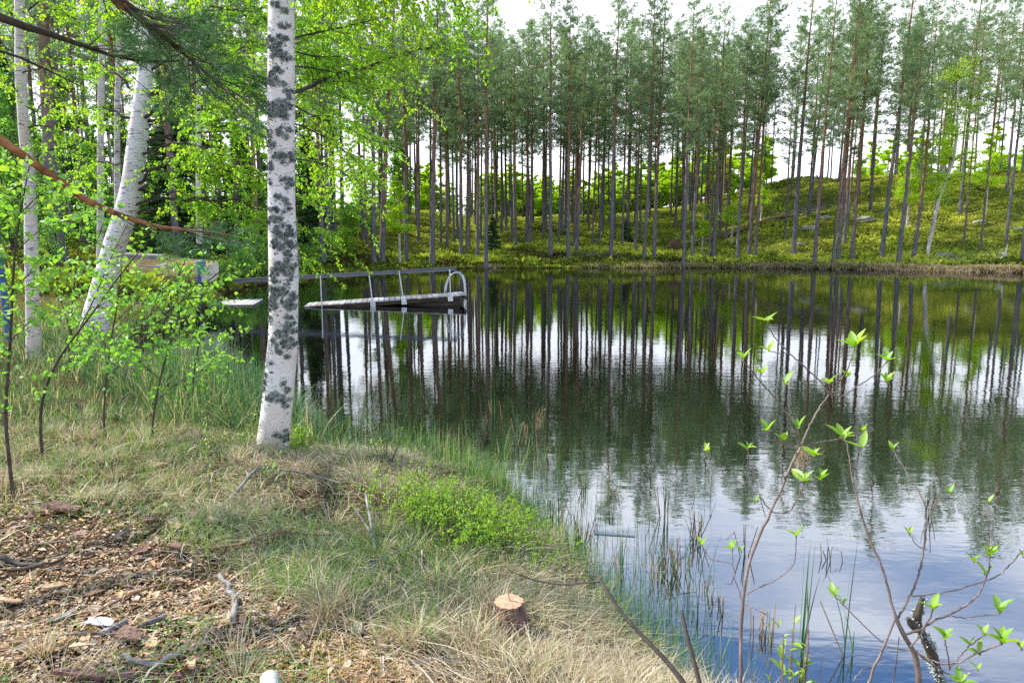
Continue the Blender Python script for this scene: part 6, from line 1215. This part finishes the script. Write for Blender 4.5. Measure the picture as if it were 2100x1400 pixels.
# ------------------------------------------------------------------ birch saplings in the left foreground
def sapling(label, trs, D, seed, ls=.038, nper=10, tl=(.12, .42), mat='sapling_leaf'):
    ls = ls * 1.25; nper = nper * .95; trs = [[(q[0], q[1], q[2] * .75) for q in t] for t in trs]
    r_ = np.random.default_rng(seed); a0 = P(trs[0][0][0], trs[0][0][1], D); z = float(H(a0[0], a0[1])); root = thing('birch_sapling', label, 'sapling', (a0[0], a0[1], z), 'young saplings at the left of the near bank'); tw, lf = MB(), MB()
    for i, tr in enumerate(trs):
        pts, rad = px_line(tr, D, .25 * (i % 3 - 1))
        if i == 0: pts = np.vstack([[pts[0][0], pts[0][1], z - .05], pts]) if pts[0][2] > z else pts; rad = np.concatenate([[rad[0]], rad]) if len(rad) < len(pts) else rad
        q, rr = resample(pts, rad, 16); tw.tube(q, rr, 6); L_ = np.linalg.norm(q[-1] - q[0])
        leafy(lf, tw, q, r_, int(nper * max(1, L_ * 1.6)), tl, ls, .036, .25, .12, .9, rb=(.15, .95), twr=.002)
    tw.obj('stems', M['dark_twig'], root, True); lf.obj('leaves', M[mat], root)
sapling('dark stemmed birch sapling at the far left edge', [[(8, 850, 10), (15, 790, 9), (22, 700, 8), (25, 620, 7), (28, 520, 6), (40, 440, 5), (55, 370, 3.5), (62, 330, 2)], [(25, 600, 4), (60, 560, 3), (110, 545, 2)], [(28, 520, 4), (70, 480, 3), (110, 455, 2), (140, 450, 1.5)], [(40, 440, 4), (80, 400, 3), (120, 380, 2)], [(20, 700, 4), (60, 660, 3), (90, 640, 2)], [(15, 780, 3), (-20, 700, 2), (-40, 640, 1.5)], [(28, 520, 3), (-10, 460, 2), (-30, 420, 1.5)]], 4.3, 401, .036, 11)
sapling('long curved sapling arching from the reeds up over the leaning birch', [[(80, 868, 9), (84, 820, 8.5), (100, 770, 8), (125, 725, 7), (160, 680, 6), (200, 630, 5), (240, 570, 4), (290, 510, 3)], [(160, 680, 4), (190, 620, 3.5), (215, 560, 3), (240, 500, 2), (262, 460, 2)], [(100, 770, 3), (130, 745, 2.5), (175, 735, 2)], [(200, 630, 3), (240, 605, 2), (290, 590, 1.5)]], 5.2, 402, .034, 8)
sapling('leafy sapling standing in the reeds right of the curved one', [[(212, 868, 6), (215, 800, 5.5), (222, 740, 5), (232, 670, 4), (245, 600, 3.5), (250, 540, 2.5)], [(218, 780, 3), (260, 730, 2.5), (300, 690, 2)], [(225, 720, 3), (190, 670, 2), (170, 640, 1.5)], [(235, 660, 3), (280, 620, 2), (330, 600, 1.5)]], 5.8, 403, .036, 11)
sapling('leafy sapling in the reeds midway between the leaning birch and the nearest birch', [[(310, 885, 6), (318, 830, 5.5), (330, 770, 5), (345, 715, 4.5), (365, 660, 4), (380, 600, 3), (395, 545, 2)], [(322, 820, 3), (370, 780, 2.5), (420, 755, 2)], [(345, 715, 3), (390, 700, 2), (440, 690, 1.5)], [(330, 780, 3), (285, 740, 2), (260, 725, 1.5)], [(365, 660, 2.5), (410, 620, 2), (430, 590, 1.5)]], 5.6, 404, .036, 12)
sapling('upright twiggy sapling behind the reeds left of the leaning birch', [[(140, 760, 5), (145, 680, 4.5), (152, 580, 4), (165, 480, 3), (180, 400, 2)], [(145, 680, 3), (120, 600, 2.5), (110, 520, 2)], [(150, 600, 3), (190, 520, 2.5), (215, 450, 2)]], 8.5, 405, .04, 8)
sapling('sparse bent sapling leaning right across the shore grass', [[(260, 735, 5), (290, 700, 5), (330, 650, 4.5), (380, 610, 4), (430, 575, 3.5), (470, 540, 2.5)], [(330, 650, 3), (350, 590, 2.5), (380, 540, 2)], [(290, 700, 3), (310, 640, 2.5), (335, 590, 2)], [(380, 610, 3), (430, 620, 2), (470, 610, 1.5)]], 9.0, 406, .04, 9)
sapling('fresh leafy sapling in front of the boat', [[(330, 690, 4), (340, 650, 4), (350, 600, 3.5), (370, 560, 3), (385, 520, 2)], [(345, 620, 3), (310, 590, 2), (290, 560, 1.5)], [(350, 600, 3), (390, 590, 2), (430, 585, 1.5)]], 11, 407, .04, 5)
sapling('sapling with drooping leaves just left of the reeds below the teal post', [[(395, 800, 4), (400, 740, 4), (412, 690, 3.5), (425, 650, 2.5), (440, 640, 2)], [(400, 740, 3), (440, 720, 2.5), (470, 735, 2)]], 7, 408, .036, 9)
